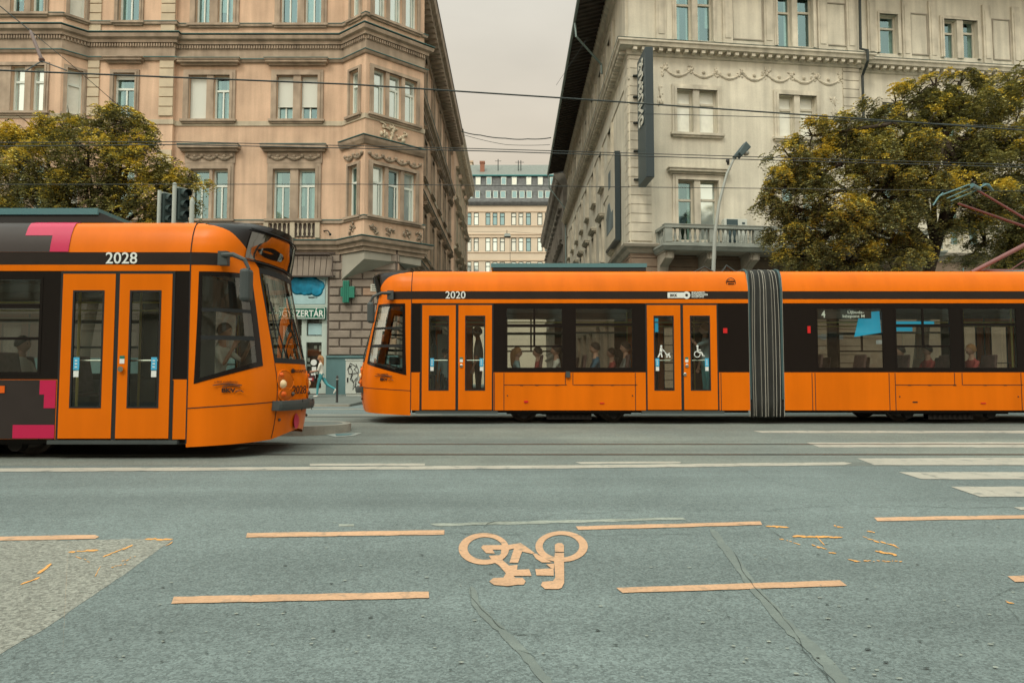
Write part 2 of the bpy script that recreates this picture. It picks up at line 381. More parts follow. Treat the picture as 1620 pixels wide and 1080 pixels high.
# rails with their grooves
for Yr in (9.12, 10.56, 14.06, 15.50):
    b = MB(); b.cur = 0; z = gz(Yr)
    b.box(-60, 60, Yr-.03, Yr+.03, z-.05, z+.010); b.cur = 1
    b.box(-60, 60, Yr+.031, Yr+.11, z-.05, z+.0038)
    tag(b.build('tram_rail', ['rail', 'groove']), kind='structure')
def gpoly(name, m, px, dz=.0042):
    pts = [ground(*p) for p in px]; return sheet(name, m, [(p.x, p.y) for p in pts], dz)
def jitter_edge(px, amp=.5, step=22):
    """px polygon with long edges broken up and slightly ragged"""
    o = []
    for i, a in enumerate(px):
        b = px[(i+1) % len(px)]; L = math.hypot(b[0]-a[0], b[1]-a[1]); n = max(1, int(L/step))
        for k in range(n):
            t = k/n; j = amp if k else 0
            o.append((a[0]+(b[0]-a[0])*t, a[1]+(b[1]-a[1])*t + random.uniform(-j, j)))
    return o
gpoly('lane_line', 'paint_white', jitter_edge([(-30,741),(500,738.5),(900,736),(1335,731),(1348,733),(1335,735.5),(900,741),(500,743.5),(-30,746.5)], .35))
gpoly('lane_line', 'paint_white', jitter_edge([(490,733.5),(672,733.3),(672,736.3),(490,737)], .3), .0038)
gpoly('lane_line', 'paint_white', jitter_edge([(910,731),(1068,730),(1078,731),(1076,732.6),(920,734)], .3), .0038)
for p in ([(1192,681.5),(1700,681.5),(1700,685),(1206,684.6)], [(1276,700),(1700,699),(1700,707.5),(1296,707.5)],
          [(1356,725),(1700,724),(1700,736),(1383,735.5)], [(1422,747),(1700,746.5),(1700,758.5),(1458,758)],
          [(1504,770),(1700,769.5),(1700,786),(1551,786)], [(1604,802.5),(1700,802),(1700,807),(1616,807)]):
    gpoly('crosswalk_stripe', 'paint_white', jitter_edge(p, .35))
for p in ([(275,944.5),(678,936.5),(679,946.5),(271,955.5)], [(975,930.5),(1329,918.5),(1340,927),(985,938.5)],
          [(391,843.5),(703,839),(703,845.8),(389,850.8)], [(911,833),(1203,825),(1206,830.5),(915,838.5)],
          [(-60,850),(150,846.5),(157,849.5),(150,852.5),(-60,857)], [(1383,819),(1700,813.5),(1700,819.5),(1388,824.5)],
          [(1594,912),(1700,908),(1700,918),(1606,921)]):
    gpoly('cycle_lane_dash', 'paint_yellow', jitter_edge(p, .4))
for p in ([(536,829),(560,829),(560,832.5),(536,832.5)], [(680,828.5),(900,822.5),(1080,819),(1086,822),(900,827),(690,832)]):
    gpoly('worn_line', 'paint_old', jitter_edge(p, .8), .0026)
gpoly('asphalt_patch', 'asphalt_patch', jitter_edge([(-60,857),(150,853),(275,851),(262,862),(215,895),(150,940),(80,988),(0,1035),(-60,1070)], 1.2, 12), .0012)
# old scraped paint flecks
def flecks(spec, name='paint_fleck', m='paint_orange'):
    b = MB(); k = 0
    for (x0, y0, x1, y1, w) in spec:
        n = max(3, int(abs(x1-x0)/5)); 
        for i in range(n):
            t = (i+random.random())/n; x = x0+(x1-x0)*t; y = y0+(y1-y0)*t + random.uniform(-1,1)
            l = random.uniform(2, 7)*w; h = random.uniform(.4, 1.1)*w
            sl = (y1-y0)/(abs(x1-x0)+.1)*l
            pts = [(x-l,y-sl),(x-.3*l,y-h-.3*sl),(x+.6*l,y-h*.7+.6*sl),(x+l,y+sl),(x+.2*l,y+h+.2*sl),(x-.6*l,y+h*.8-.6*sl)]
            k += 1; g = [ground(*p) for p in pts]; b.poly([(p.x,p.y,p.z+.003+.00005*(k%30)) for p in g])
    return tag(b.build(name, m), kind='structure')
flecks([(235,853,268,853,1.3), (110,873,152,871,1.3), (165,881,212,862,1.0), (62,906,76,896,2.0), (35,925,58,916,1.5), (150,912,156,902,.9),
        (104,938,104,936,.8), (120,880,140,888,.7), (265,862,272,858,.7), (190,890,215,880,.5), (175,898,200,893,.5)])
flecks([(1215,833,1245,834,1.2), (1232,852,1268,862,.8), (1256,848,1330,851,1.3), (1284,862,1302,868,1.4), (1296,853,1304,862,1.2), (1374,841,1386,843,.9),
        (1366,850,1408,862,.9), (1385,871,1418,878,1.4), (1345,886,1358,889,1.2), (1365,888,1430,888,.7), (1410,861,1418,865,1.2), (1320,832,1330,834,1.0), (1592,952,1602,955,.9), (1310,874,1322,876,.8)])
# bicycle symbol
def ring(cx, cy, rx, ry, ix, iy, dz, b, icx=0, icy=0):
    n = 40
    for k in range(n):
        a0, a1 = 2*pi*k/n, 2*pi*(k+1)/n
        q = [(cx+rx*cos(a0), cy+ry*sin(a0)), (cx+rx*cos(a1), cy+ry*sin(a1)), (cx+icx+ix*cos(a1), cy+icy+iy*sin(a1)), (cx+icx+ix*cos(a0), cy+icy+iy*sin(a0))]
        g = [ground(*a) for a in q]; b.poly([(a.x,a.y,a.z+dz) for a in g])
def zp(pts): return [(700+x/6.23, 820+y/6.23) for x, y in pts]
b = MB()
ring(765.5, 868.5, 40, 25, 28, 18, .0042, b, 2, -.5)
ring(888.5, 865, 41.5, 24.5, 29, 18, .0043, b, -1, -.5)
k = 0
for poly in ([(380,290),(400,268),(650,265),(770,245),(815,275),(910,345),(880,352),(785,330),(745,440),(660,440),(705,300),(660,310),(610,345),(575,345),(580,312),(495,312),(515,350),(430,345)],
             [(455,372),(640,362),(590,412),(655,470),(740,462),(735,510),(855,505),(878,570),(700,570),(720,590),(600,590),(625,545),(560,470),(500,430)],
             [(600,588),(720,588),(790,590),(820,625),(800,658),(740,658),(640,672),(510,660),(460,628),(500,592)],
             [(890,352),(925,352),(1080,438),(980,438),(920,400)],
             [(1108,335),(1108,262),(1140,245),(1178,248),(1198,270),(1198,335)],
             [(1108,346),(1198,346),(1200,640),(1175,690),(1140,702),(1010,700),(970,665),(985,630),(1090,622),(1112,590),(1100,420)],
             [(915,505),(1095,498),(1098,570),(925,566)], [(1020,455),(1100,450),(1100,500),(1070,495)]):
    k += 1; g = [ground(*p) for p in zp(poly)]; b.poly([(p.x,p.y,p.z+.0044+.0001*k) for p in g])
tag(b.build('bicycle_symbol', 'paint_yellow'), kind='structure')
# cracks: thin ragged strips
def crack(pts, w, m='tar', dz=.0056, name='road_crack'):
    P = [pts[0]]
    for a, c in zip(pts, pts[1:]):
        n = max(1, int(math.hypot(c[0]-a[0], c[1]-a[1])/9))
        for k in range(1, n+1):
            t = k/n; P.append((a[0]+(c[0]-a[0])*t+random.uniform(-2,2)*(k<n), a[1]+(c[1]-a[1])*t+random.uniform(-1,1)*(k<n)))
    b = MB()
    L = []; R = []
    for i, p in enumerate(P):
        q = P[min(i+1,len(P)-1)]; r = P[max(i-1,0)]; d = Vector((q[0]-r[0], q[1]-r[1])).normalized()
        sc = max(.30, (p[1]-600)/300)*w*(random.uniform(.1,1.1)*.42 if m == 'tar' else random.uniform(.8,1.1))*(.4 if i in (0,len(P)-1) else 1)
        L.append(ground(p[0]-d.y*sc, p[1]+d.x*sc*.6)); R.append(ground(p[0]+d.y*sc, p[1]-d.x*sc*.6))
    for i in range(len(P)-1):
        b.poly([(a.x,a.y,a.z+dz) for a in (L[i],L[i+1],R[i+1],R[i])])
    return tag(b.build(name, m), kind='structure')
crack([(1125,838),(1165,890),(1190,925),(1240,985),(1290,1030),(1340,1085)], 8, 'crack_seal', .0033, 'sealed_crack')
crack([(745,928),(752,955),(785,990),(830,1035),(870,1085)], 6, 'crack_seal', .0033, 'sealed_crack')
for pts, w in (([(1160,872),(1180,912),(1192,928),(1235,972),(1265,1012),(1270,1030),(1300,1062),(1318,1085)], 1.6),
               ([(742,925),(745,945),(762,965),(790,993),(812,1003),(858,1007)], 1.3), ([(820,1030),(840,1036),(850,1045)], 1.1),
               ([(765,835),(772,828),(790,824),(785,818)], 1.6), ([(790,824),(850,822),(880,814),(940,812),(1010,806)], .9),
               ([(700,843),(760,845),(830,846)], 1.0), ([(1335,788),(1345,797),(1380,802),(1450,801),(1530,804),(1600,802)], 1.0),
               ([(1070,806),(1220,808),(1280,802),(1350,800)], .8), ([(1205,828),(1222,840),(1240,852)], 1.2), ([(1225,806),(1235,816),(1262,806)], .9),
               ([(275,852),(420,848),(560,850),(700,844)], .6), ([(905,848),(1010,846),(1100,845)], .7), ([(185,906),(205,905),(235,905)], .9),
               ([(640,832),(700,826),(760,830)], .7), ([(860,676),(905,705),(915,717)], .6), ([(1165,740),(1200,757),(1290,775)], .6),
               ([(1565,950),(1600,931),(1660,929)], .9), ([(1590,955),(1602,970),(1612,985)], .9), ([(1410,735),(1480,755),(1560,775),(1640,800)], .7)):
    crack(pts, w)
b = MB()
for i in range(260):
    y = random.uniform(760, 1078); x = random.uniform(0, 1620); g = ground(x, y); r = random.uniform(.003, .011)
    a = random.random()*6
    b.cur = random.choice((0,0,1)); b.poly([(g.x+r*cos(a+t)*random.uniform(.6,1.5), g.y+r*sin(a+t)*random.uniform(.5,1), g.z+.006) for t in (0,1.3,2.6,3.9,5.1)])
tag(b.build('road_grit', ['paint_old', 'tar']), kind='stuff')
# platform island between the tracks
b = MB(); n = 14
pl = [(-60, 11.75), (-3.75, 11.75)] + [(-3.75 + .80*sin(pi*k/n), 12.5 - .75*cos(pi*k/n)) for k in range(1, n)] + [(-3.75, 13.25), (-60, 13.25)]
zt = .20
b.cur = 1
for i in range(len(pl)-1):
    a, c = pl[i], pl[i+1]; b.quad((a[0],a[1],-.1), (c[0],c[1],-.1), (c[0],c[1],zt), (a[0],a[1],zt))
def inset(p, d=.15):
    if p[0] <= -3.75: return (p[0], p[1] + (d if p[1] < 12.5 else -d))
    v = Vector((p[0]+3.75, p[1]-12.5)); k = (v.length-d)/v.length; return (-3.75+v.x*k, 12.5+v.y*k)
pi_ = [inset(p) for p in pl]
for i in range(len(pl)-1): b.quad((*pl[i],zt), (*pl[i+1],zt), (*pi_[i+1],zt), (*pi_[i],zt))
b.cur = 0; b.poly([(*p, zt-.004) for p in pi_])
tag(b.build('platform_pavement', ['pavement', 'kerb']), kind='structure')
# far pavement
b = MB()
for (x0, x1) in ((-70, -5.0), (4.9, 70)):
    b.cur = 1; b.hexa([(x0,21,0),(x1,21,0),(x1,21.2,0),(x0,21.2,0),(x0,21,.24),(x1,21,.24),(x1,21.2,.24),(x0,21.2,.24)])
    b.cur = 0; b.hexa([(x0,21.2,0),(x1,21.2,0),(x1,34,0),(x0,34,0),(x0,21.2,.235),(x1,21.2,.235),(x1,34,.46),(x0,34,.46)])
tag(b.build('pavement', ['pavement', 'kerb']), kind='structure')
def pz(Y): return .235 + (Y-21.2)*.225/12.8
# pale lines on the far carriageway and the painted drain by the island
for y, w in ((646.5,1.1),(655.5,1.2)):
    gpoly('far_lane_line', 'kerb', [(300,y),(700,y),(700,y+w),(300,y+w)], .006)
gpoly('painted_drain', 'steel_grey', [(512,686.5),(572,685),(560,689.5),(530,691.5)], .008)
gpoly('painted_drain', 'plinth', [(530,687),(562,686.2),(552,688.8),(532,690)], .012)

# ------------------------------------------------------------------ facade tools
class Fac:
    def __init__(s, ox, oy, dx, dy):
        l = math.hypot(dx, dy); s.ox, s.oy, s.dx, s.dy = ox, oy, dx/l, dy/l; s.nx, s.ny = s.dy, -s.dx
    def P(s, u, d, z): return (s.ox+u*s.dx+d*s.nx, s.oy+u*s.dy+d*s.ny, z)
    def px(s, px, py, d=0):
        r = ray(px, py); cx, cy = s.ox+d*s.nx, s.oy+d*s.ny
        k = (cx*s.nx+cy*s.ny)/(r.x*s.nx+r.y*s.ny)
        p = r*k; return ((p.x-s.ox)*s.dx+(p.y-s.oy)*s.dy, 1.0+p.z)
def wall(mb, f, u0, u1, z0, z1, holes=(), rev=.26, d=0):
    us = sorted({u0, u1, *[h[0] for h in holes], *[h[1] for h in holes]}); us = [u for u in us if u0 <= u <= u1]
    zs = sorted({z0, z1, *[h[2] for h in holes], *[h[3] for h in holes]}); zs = [z for z in zs if z0 <= z <= z1]
    for a, b in zip(us, us[1:]):
        for c, e in zip(zs, zs[1:]):
            mu, mz = (a+b)/2, (c+e)/2
            if any(h[0] < mu < h[1] and h[2] < mz < h[3] for h in holes): continue
            mb.quad(f.P(a,d,c), f.P(b,d,c), f.P(b,d,e), f.P(a,d,e))
    for a, b, c, e in holes:
        r = d-rev
        mb.quad(f.P(a,d,c), f.P(b,d,c), f.P(b,r,c), f.P(a,r,c)); mb.quad(f.P(a,d,e), f.P(a,r,e), f.P(b,r,e), f.P(b,d,e))
        mb.quad(f.P(a,d,c), f.P(a,r,c), f.P(a,r,e), f.P(a,d,e)); mb.quad(f.P(b,d,c), f.P(b,d,e), f.P(b,r,e), f.P(b,r,c))
def sweep(mb, path, prof, caps=True):
    n = len(path); V = [Vector(p) for p in path]; offs = []
    for i in range(n):
        ns = []
        if i > 0: d = (V[i]-V[i-1]).normalized(); ns.append(Vector((d.y,-d.x)))
        if i < n-1: d = (V[i+1]-V[i]).normalized(); ns.append(Vector((d.y,-d.x)))
        m = sum(ns, Vector((0,0))).normalized(); offs.append(m/max(.3, m.dot(ns[0])))
    m = len(prof); vs = [(V[i].x+offs[i].x*o, V[i].y+offs[i].y*o, z) for i in range(n) for (o, z) in prof]
    fs = [(i*m+k, (i+1)*m+k, (i+1)*m+k+1, i*m+k+1) for i in range(n-1) for k in range(m-1)]
    if caps: fs += [tuple(range(m)), tuple((n-1)*m+k for k in range(m))[::-1]]
    mb.add(vs, fs)
def dentils(mb, path, o0, o1, z0, z1, w, gap):
    for a, b in zip(path, path[1:]):
        L = math.hypot(b[0]-a[0], b[1]-a[1]); f = Fac(a[0], a[1], b[0]-a[0], b[1]-a[1])
        n = max(1, int(L/(w+gap)))
        for k in range(n):
            u = (k+.5)*L/n; mb.fbox(f, u-w/2, u+w/2, o0, o1, z0, z1)
def window(f, h, parent, fm='frame_white', pm='pane_sky', style='cross', tr=.68, blind=0, bm='blind', rec=.20, bw=.075):
    a, b, c, e = h; mb = MB(); d0, d1 = -rec-.03, -rec+.04
    mb.fbox(f, a, a+bw, d0, d1, c, e); mb.fbox(f, b-bw, b, d0, d1, c, e)
    mb.fbox(f, a+bw, b-bw, d0, d1, c, c+bw); mb.fbox(f, a+bw, b-bw, d0, d1, e-bw, e)
    zt = c+(e-c)*tr; m = (a+b)/2
    if style in ('cross', 'tee'): mb.fbox(f, a+bw, b-bw, d0, d1, zt-.04, zt+.05)
    if style == 'cross': mb.fbox(f, m-.03, m+.03, d0, d1-.01, c+bw, zt-.04)
    if style == 'side': mb.fbox(f, a+bw, b-bw, d0, d1, zt-.04, zt+.05); mb.fbox(f, m+.1, m+.15, d0, d1-.01, c+bw, zt-.04)
    w = mb.build('window', fm, parent)
    deep = pm in ('pane_dark', 'pane_blue') and parent.name.startswith(('corner_apart', 'cream_corner')) and a > .1
    if deep:
        pm0, pm = pm, 'pane_glass'; RW_ = random.Random(int(abs(a*37+c*91)+parent.location.x*7)); q = MB(); D = -rec-.55
        q.quad(f.P(a-.1,D,c-.1), f.P(b+.1,D,c-.1), f.P(b+.1,D,e+.1), f.P(a-.1,D,e+.1)); q.quad(f.P(a-.1,D,e+.1), f.P(b+.1,D,e+.1), f.P(b+.1,-rec-.06,e+.1), f.P(a-.1,-rec-.06,e+.1))
        for u_ in (a-.1, b+.1): q.quad(f.P(u_,D,c-.1), f.P(u_,-rec-.06,c-.1), f.P(u_,-rec-.06,e+.1), f.P(u_,D,e+.1))
        q.build('room_recess', 'room', w)
        for side_ in (0, 1):
            if RW_.random() < (.85 if pm0 == 'pane_blue' else .55):
                wd = (b-a)*RW_.uniform(.16,.46); u0_ = a if side_ == 0 else b-wd; q = MB(); n_ = 14; zb_ = c+(0 if RW_.random() < .8 else (e-c)*.3)
                pts = [(u0_+wd*i/n_, -rec-.14+.025*sin(i*1.9+side_)) for i in range(n_+1)]
                q.add([f.P(u,dd,z) for z in (zb_, e) for (u,dd) in pts], [(i,i+1,n_+2+i,n_+1+i) for i in range(n_)]); q.build('curtain', 'curtain', w)
    p = MB(); p.quad(f.P(a+.01,-rec-.02,c+.01), f.P(b-.01,-rec-.02,c+.01), f.P(b-.01,-rec-.02,e-.01), f.P(a+.01,-rec-.02,e-.01)); p.build('pane', pm, w)
    if blind:
        q = MB(); zb = e-(e-c)*blind; q.fbox(f, a+.03, b-.03, -rec+.05, -rec+.08, zb, e-.01); q.fbox(f, a+.03, b-.03, -rec+.045, -rec+.10, zb-.03, zb); q.build('roller_blind', bm, w)
    return w
def surround(f, a, b, c, e, parent, m, w=.15, d=.07, sill=True, hood=0, name='window_surround', mull=()):
    mb = MB()
    for (q, dd) in ((w, d), (w*.5, d+.035)):
        mb.fbox(f, a-q, a+.002*(q==w), 0, dd, c, e); mb.fbox(f, b-.002*(q==w), b+q, 0, dd, c, e); mb.fbox(f, a-q, b+q, 0, dd, e, e+q)
    for (x0, x1) in mull: mb.fbox(f, x0+.003, x1-.003, .002, d*.7, c, e-.002)
    if sill:
        mb.fbox(f, a-w-.08, b+w+.08, 0, d+.10, c-.10, c-.002); mb.fbox(f, a-w, b+w, 0, d+.03, c-.18, c-.102)
    if hood:
        z = e+hood
        mb.fbox(f, a-w-.10, b+w+.10, 0, .14, z-.08, z); mb.fbox(f, a-w-.20, b+w+.20, 0, .28, z+.001, z+.10); mb.fbox(f, a-w-.24, b+w+.24, 0, .33, z+.101, z+.15)
    return mb.build(name, m, parent)
def garland(f, u0, u1, z, parent, m, d=.03, amp=.14, r=.055, n=3, name='garland_relief'):
    mb = MB(); L = (u1-u0)/n
    for k in range(n):
        a = u0+k*L; pts = [f.P(a+L*t, d+.02, z-amp*sin(pi*t)) for t in [i/8 for i in range(9)]]
        mb.tube(pts, [r*(.5+.8*sin(pi*i/8)) for i in range(9)], 6)
        for t in (0, .5): mb.ball(f.P(a+L*t, d+.03, z+.02-amp*(t>0)*.3), r*1.6, 7, 4, (1,1,1))
        for t in (.2,.35,.65,.8): mb.ball(f.P(a+L*t, d+.04, z-amp*sin(pi*t)-.01), r*.9, 6, 4)
    mb.ball(f.P(u1, d+.03, z+.02), r*1.6, 7, 4)
    return mb.build(name, m, parent)
def relief(f, u, z, w, h, parent, m, n=26, name='relief_ornament', seed=1, d=.05):
    R = random.Random(seed); mb = MB(); mb.smooth = True
    for k in range(n):
        a = R.random()*2*pi; r = sqrt(R.random())
        x, y = u+cos(a)*r*w/2, z+sin(a)*r*h/2
        mb.ball(f.P(x, d*.4, y), R.uniform(.06,.13)*min(w,h)*1.2, 7, 5, (1,.8,R.uniform(.7,1.5)))
    for k in range(5):
        x0, y0 = u+R.uniform(-.5,.5)*w, z+R.uniform(-.5,.5)*h; a = R.random()*6
        mb.tube([f.P(x0+cos(a+t*.9)*t*w*.2, d+.01, y0+sin(a+t*.9)*t*h*.3) for t in (0,.4,.8,1.2)], [.05,.045,.035,.02], 6)
    return mb.build(name, m, parent)
def balusters(f, u0, u1, z0, z1, d, parent, m, step=.17, r=.05, name='baluster'):
    n = max(1, round((u1-u0)/step)); mb = MB(); H = z1-z0; mb.smooth = True
    for k in range(n):
        u = u0+(k+.5)*(u1-u0)/n
        mb.lathe(f.P(u, d, z0), [(r*.9,0),(r*.9,.08*H),(r*.45,.14*H),(r,.35*H),(r*.85,.48*H),(r*.38,.72*H),(r*.6,.82*H),(r*.4,.88*H),(r*.9,.93*H),(r*.9,H)], 8)
    return mb.build(name, m, parent)
def quoins(mb, f, u0, u1, z0, z1, h=.30, d=.06, gap=.045):
    z = z0
    while z < z1-.05:
        mb.fbox(f, u0, u1, 0, d, z+gap, min(z+h, z1)); z += h

# ------------------------------------------------------------------ LEFT BUILDING (peach apartment house on the corner)
LB = empty('corner_apartment_house', (-14, 29, .4), 'peach plastered apartment house with angular bay windows above the green pharmacy sign', 'building')
SEG = [(-75,28.8), (-24.3,28.8), (-23.5,28.1), (-19.0,28.1), (-18.3,28.8), (-14.6,28.8), (-14.6,29.0), (-7.35,29.0), (-6.15,28.05), (-3.95,29.95), (-4.85,30.8), (-4.85,54)]
fs_ = [Fac(a[0], a[1], b[0]-a[0], b[1]-a[1]) for a, b in zip(SEG, SEG[1:])]
ln_ = [math.hypot(b[0]-a[0], b[1]-a[1]) for a, b in zip(SEG, SEG[1:])]
ZF, ZT = 6.62, 20.4
def Z(py, Y=29.0): return at(810, py, Y).z
# storeys: (glass bottom, glass top) 1st, 2nd, 3rd floors
R1 = (Z(347), Z(268)); R2 = (Z(190), Z(120)); R3 = (Z(39), Z(39)+2.35)
fM, fQ, fBf, fBs = fs_[7-0], fs_[5], fs_[3-0], fs_[4-0]
# note: segment indices: 0 far wall,1 facet,2 bay face,3 facet,4 mid wall,5 step,6 main wall,7 corner bay facet,8 corner bay face,9 return,10 side street
fBf, fBs, fQ, fM, fC1, fC2, fS = fs_[2], fs_[3], fs_[4], fs_[6], fs_[7], fs_[8], fs_[10]
holes = {i: [] for i in range(11)}
W = []   # (seg, hole, frame, pane, style, blind)
def addw(i, x0, x1, row, Yp, **k):
    f = fs_[i]; ym = {0: 308, 1: 155, 2: 15}[row]; R = (R1, R2, R3)[row]
    u0 = f.px(x0, ym)[0]; u1 = f.px(x1, ym)[0]; h = (u0, u1, R[0], R[1]); holes[i].append(h); W.append((i, h, row, k)); return h
PR = []
def pair(i, xs, row, hood=0, m='trim_l', **k):
    hs = [addw(i, a, b, row, 29, **dict(k, **kk)) for (a, b, kk) in xs]
    PR.append((i, hs, row, hood)); return hs
# main wall
pair(6, [(302,331,dict(pm='pane_dark')), (336,361,dict(pm='pane_dark'))], 0, 1)
pair(6, [(432,459,dict(pm='pane_dark')), (472,499,dict(pm='pane_dark'))], 0, 1)
pair(6, [(299,327,dict(blind=.97)), (338,364,dict(pm='pane_blue'))], 1, .5)
pair(6, [(438,464,dict(blind=.68, pm='pane_blue')), (476,503,dict(blind=.68, pm='pane_blue'))], 1, .5)
pair(6, [(310,332,dict(pm='pane_blue')), (345,370,dict(pm='pane_blue'))], 2)
pair(6, [(444,471,dict(pm='pane_dark')), (482,509,dict(pm='pane_blue'))], 2)
# mid wall
pair(4, [(179,214,dict(pm='pane_dark'))], 0, 1); pair(4, [(180,214,dict(pm='pane_blue', blind=.1))], 1, .5); pair(4, [(188,222,dict(pm='pane_blue'))], 2)
# left bay
for row, pm in ((0,'pane_dark'), (1,'pane_sky'), (2,'pane_blue')):
    pair(2, [(-35,-10,dict(pm=pm,style='tee')), (17,39,dict(pm=pm,style='tee')), (49,71,dict(pm=pm,style='tee'))], row)
    f = fs_[3]; L = ln_[3]; h = (.22, L-.2, (R1,R2,R3)[row][0], (R1,R2,R3)[row][1]); holes[3].append(h); W.append((3, h, row, dict(pm='pane_curtain', style='tee'))); PR.append((3, [h], row, 0))
pair(0, [(-260,-235,{}), (-225,-200,{})], 1)
# corner bay
L = ln_[7]
for row in range(3):
    R = (R1,R2,R3)[row]
    h = (.50, 1.12, R[0], R[1]); holes[7].append(h); W.append((7, h, row, dict(pm='pane_sky' if row else 'pane_dark', style='tee'))); PR.append((7, [h], row, 0))
    hs = []
    for k in range(3):
        a = .34+k*.78; h = (a, a+.60, R[0], R[1]); holes[8].append(h); W.append((8, h, row, dict(pm='pane_dark' if (row == 0 and k == 1) else 'pane_sky', style='side'))); hs.append(h)
    PR.append((8, hs, row, 0))
# side street
for row in range(3):
    for k in range(6):
        h = (2.2+k*3.6, 3.4+k*3.6, (R1,R2,R3)[row][0]-.15, (R1,R2,R3)[row][1]); holes[10].append(h); W.append((10, h, row, dict(pm='pane_dark'))); PR.append((10, [h], row, .35 if row < 2 else 0))
# upper walls
mb = MB()
for i, f in enumerate(fs_):
    if i in (0,1,2,3,4,5,6,7,8,9): wall(mb, f, 0, ln_[i], ZF, ZT, holes[i])
wall(mb, fs_[10], 0, ln_[10], ZF, ZT, holes[10])
mb.build('wall', 'plaster_l', LB)
for i, h, row, k in W: window(fs_[i], h, LB, **k)
for i, hs, row, hood in PR:
    f = fs_[i]; a, b = min(h[0] for h in hs), max(h[1] for h in hs); c, e = hs[0][2], hs[0][3]
    mull = [(p[1], q[0]) for p, q in zip(hs, hs[1:])]
    if i in (3, 7): surround(f, a, b, c, e, LB, 'trim_l', w=.13, d=.05, mull=mull)
    else: surround(f, a, b, c, e, LB, 'trim_l', w=.24 if i == 6 else .16, mull=mull, hood=(hood if (row != 0 or i == 10) else 0))
    if row == 0 and i in (6, 4):
        # frieze with garland and its cornice
        m2 = MB(); m2.fbox(f, a-.28, b+.28, 0, .06, e+.255, e+.75); m2.fbox(f, a-.42, b+.42, 0, .20, e+.751, e+.86); m2.fbox(f, a-.50, b+.50, 0, .34, e+.861, e+1.0); m2.build('window_hood', 'trim_l', LB)
        m3 = MB(); m3.fbox(f, a-.51, b+.51, 0, .36, e+1.001, e+1.03); m3.build('copper_flashing', 'flash', LB)
        garland(f, a-.15, b+.15, e+.55, LB, 'ornament', d=.06, amp=.12, n=3 if i == 6 else 2)
    if row == 1 and i == 6:
        m3 = MB(); m3.fbox(f, a-.50, b+.50, 0, .35, e+.65, e+.675); m3.build('copper_flashing', 'flash', LB)
# corner bay garlands and reliefs
garland(fs_[8], .2, ln_[8]-.2, R1[1]+.42, LB, 'ornament', d=.02, n=4)
garland(fs_[7], .3, ln_[7]-.15, R1[1]+.42, LB, 'ornament', d=.02, n=2)
relief(fs_[8], 1.35, Z(212), 1.45, .62, LB, 'quoin_l', n=34, seed=3)
for u in (.45, 1.25, 2.05, 2.65): relief(fs_[8], u, Z(368), .38, .42, LB, 'ornament', n=12, seed=int(u*10))
relief(fs_[7], .85, Z(365), .35, .4, LB, 'ornament', n=10, seed=9)
# cornices running round the whole outline
P_ = SEG
def cornice(name, prof, m='trim_l', path=None, fl=True):
    b = MB(); sweep(b, path or P_, prof); b.build(name, m, LB)
    if fl:
        o = max(p[0] for p in prof)+.012; zt = prof[-1][1]; b = MB(); sweep(b, path or P_, [(0,zt+.002), (o,zt+.002), (o,zt+.03), (0,zt+.055)]); b.build('copper_flashing', 'flash', LB)
z = ZF
cornice('cornice', [(0,z-.28),(.05,z-.28),(.05,z-.10),(.16,z-.10),(.16,z+.06),(.30,z+.10),(.34,z+.24),(.0,z+.28)])
b = MB(); dentils(b, P_, .05, .13, z-.09, z+.02, .07, .06); b.build('dentil_row', 'trim_pale', LB)
z = Z(352); cornice('string_course', [(0,z-.06),(.07,z-.05),(.07,z+.06),(.0,z+.08)])
z = Z(236); cornice('string_course', [(0,z-.10),(.10,z-.08),(.20,z+.06),(.24,z+.18),(.0,z+.22)], path=SEG[7:10])
z = Z(236); cornice('string_course', [(0,z-.10),(.08,z-.08),(.16,z+.06),(.0,z+.12)], path=SEG[10:])
z = Z(196); cornice('string_course', [(0,z-.10),(.04,z-.10),(.04,z+.10),(.0,z+.12)], m='trim_pale', fl=False)
z = Z(99); cornice('string_course', [(0,z-.05),(.08,z-.03),(.14,z+.06),(.0,z+.08)], path=SEG)
z = Z(70)
cornice('cornice', [(0,z-.26),(.04,z-.26),(.04,z-.08),(.15,z-.08),(.15,z+.05),(.28,z+.10),(.32,z+.24),(.0,z+.30)])
b = MB(); dentils(b, P_, .04, .11, z-.24, z-.10, .06, .05); b.build('dentil_row', 'trim_l', LB)
b = MB(); sweep(b, P_, [(0,Z(94)),(.02,Z(94)),(.02,Z(78)),(0,Z(78))]); b.build('frieze_band', 'trim_l', LB)
z = Z(42); cornice('string_course', [(0,z-.06),(.10,z-.04),(.12,z+.05),(.0,z+.06)])
z = ZT-.9
for nm, pr in (('eaves_cornice', [(0,z-.5),(.1,z-.5),(.12,z),(.5,z+.1),(.95,z+.35),(1.0,z+.7),(.9,z+.9),(0,z+.95)]),):
    b = MB(); sweep(b, P_, pr); b.build(nm, 'trim_l', LB)
b = MB(); dentils(b, SEG[10:], .12, .8, z-.25, z+.12, .22, .35); b.build('eaves_bracket', 'ornament', LB)
b = MB(); sweep(b, SEG, [(1.0,z+.96), (-4.5, z+4.6)], caps=False); b.build('roof', 'slate', LB)
# quoins
for (qa, qb, ya, yb) in ((.0,.50,188,100),(3.1,3.7,188,100),(.0,.50,56,-100),(3.1,3.7,56,-100),(3.1,3.7,345,240)):
    b = MB(); quoins(b, fs_[4], qa, qb, Z(ya), Z(yb), .42); b.build('quoin', 'quoin_l', LB)
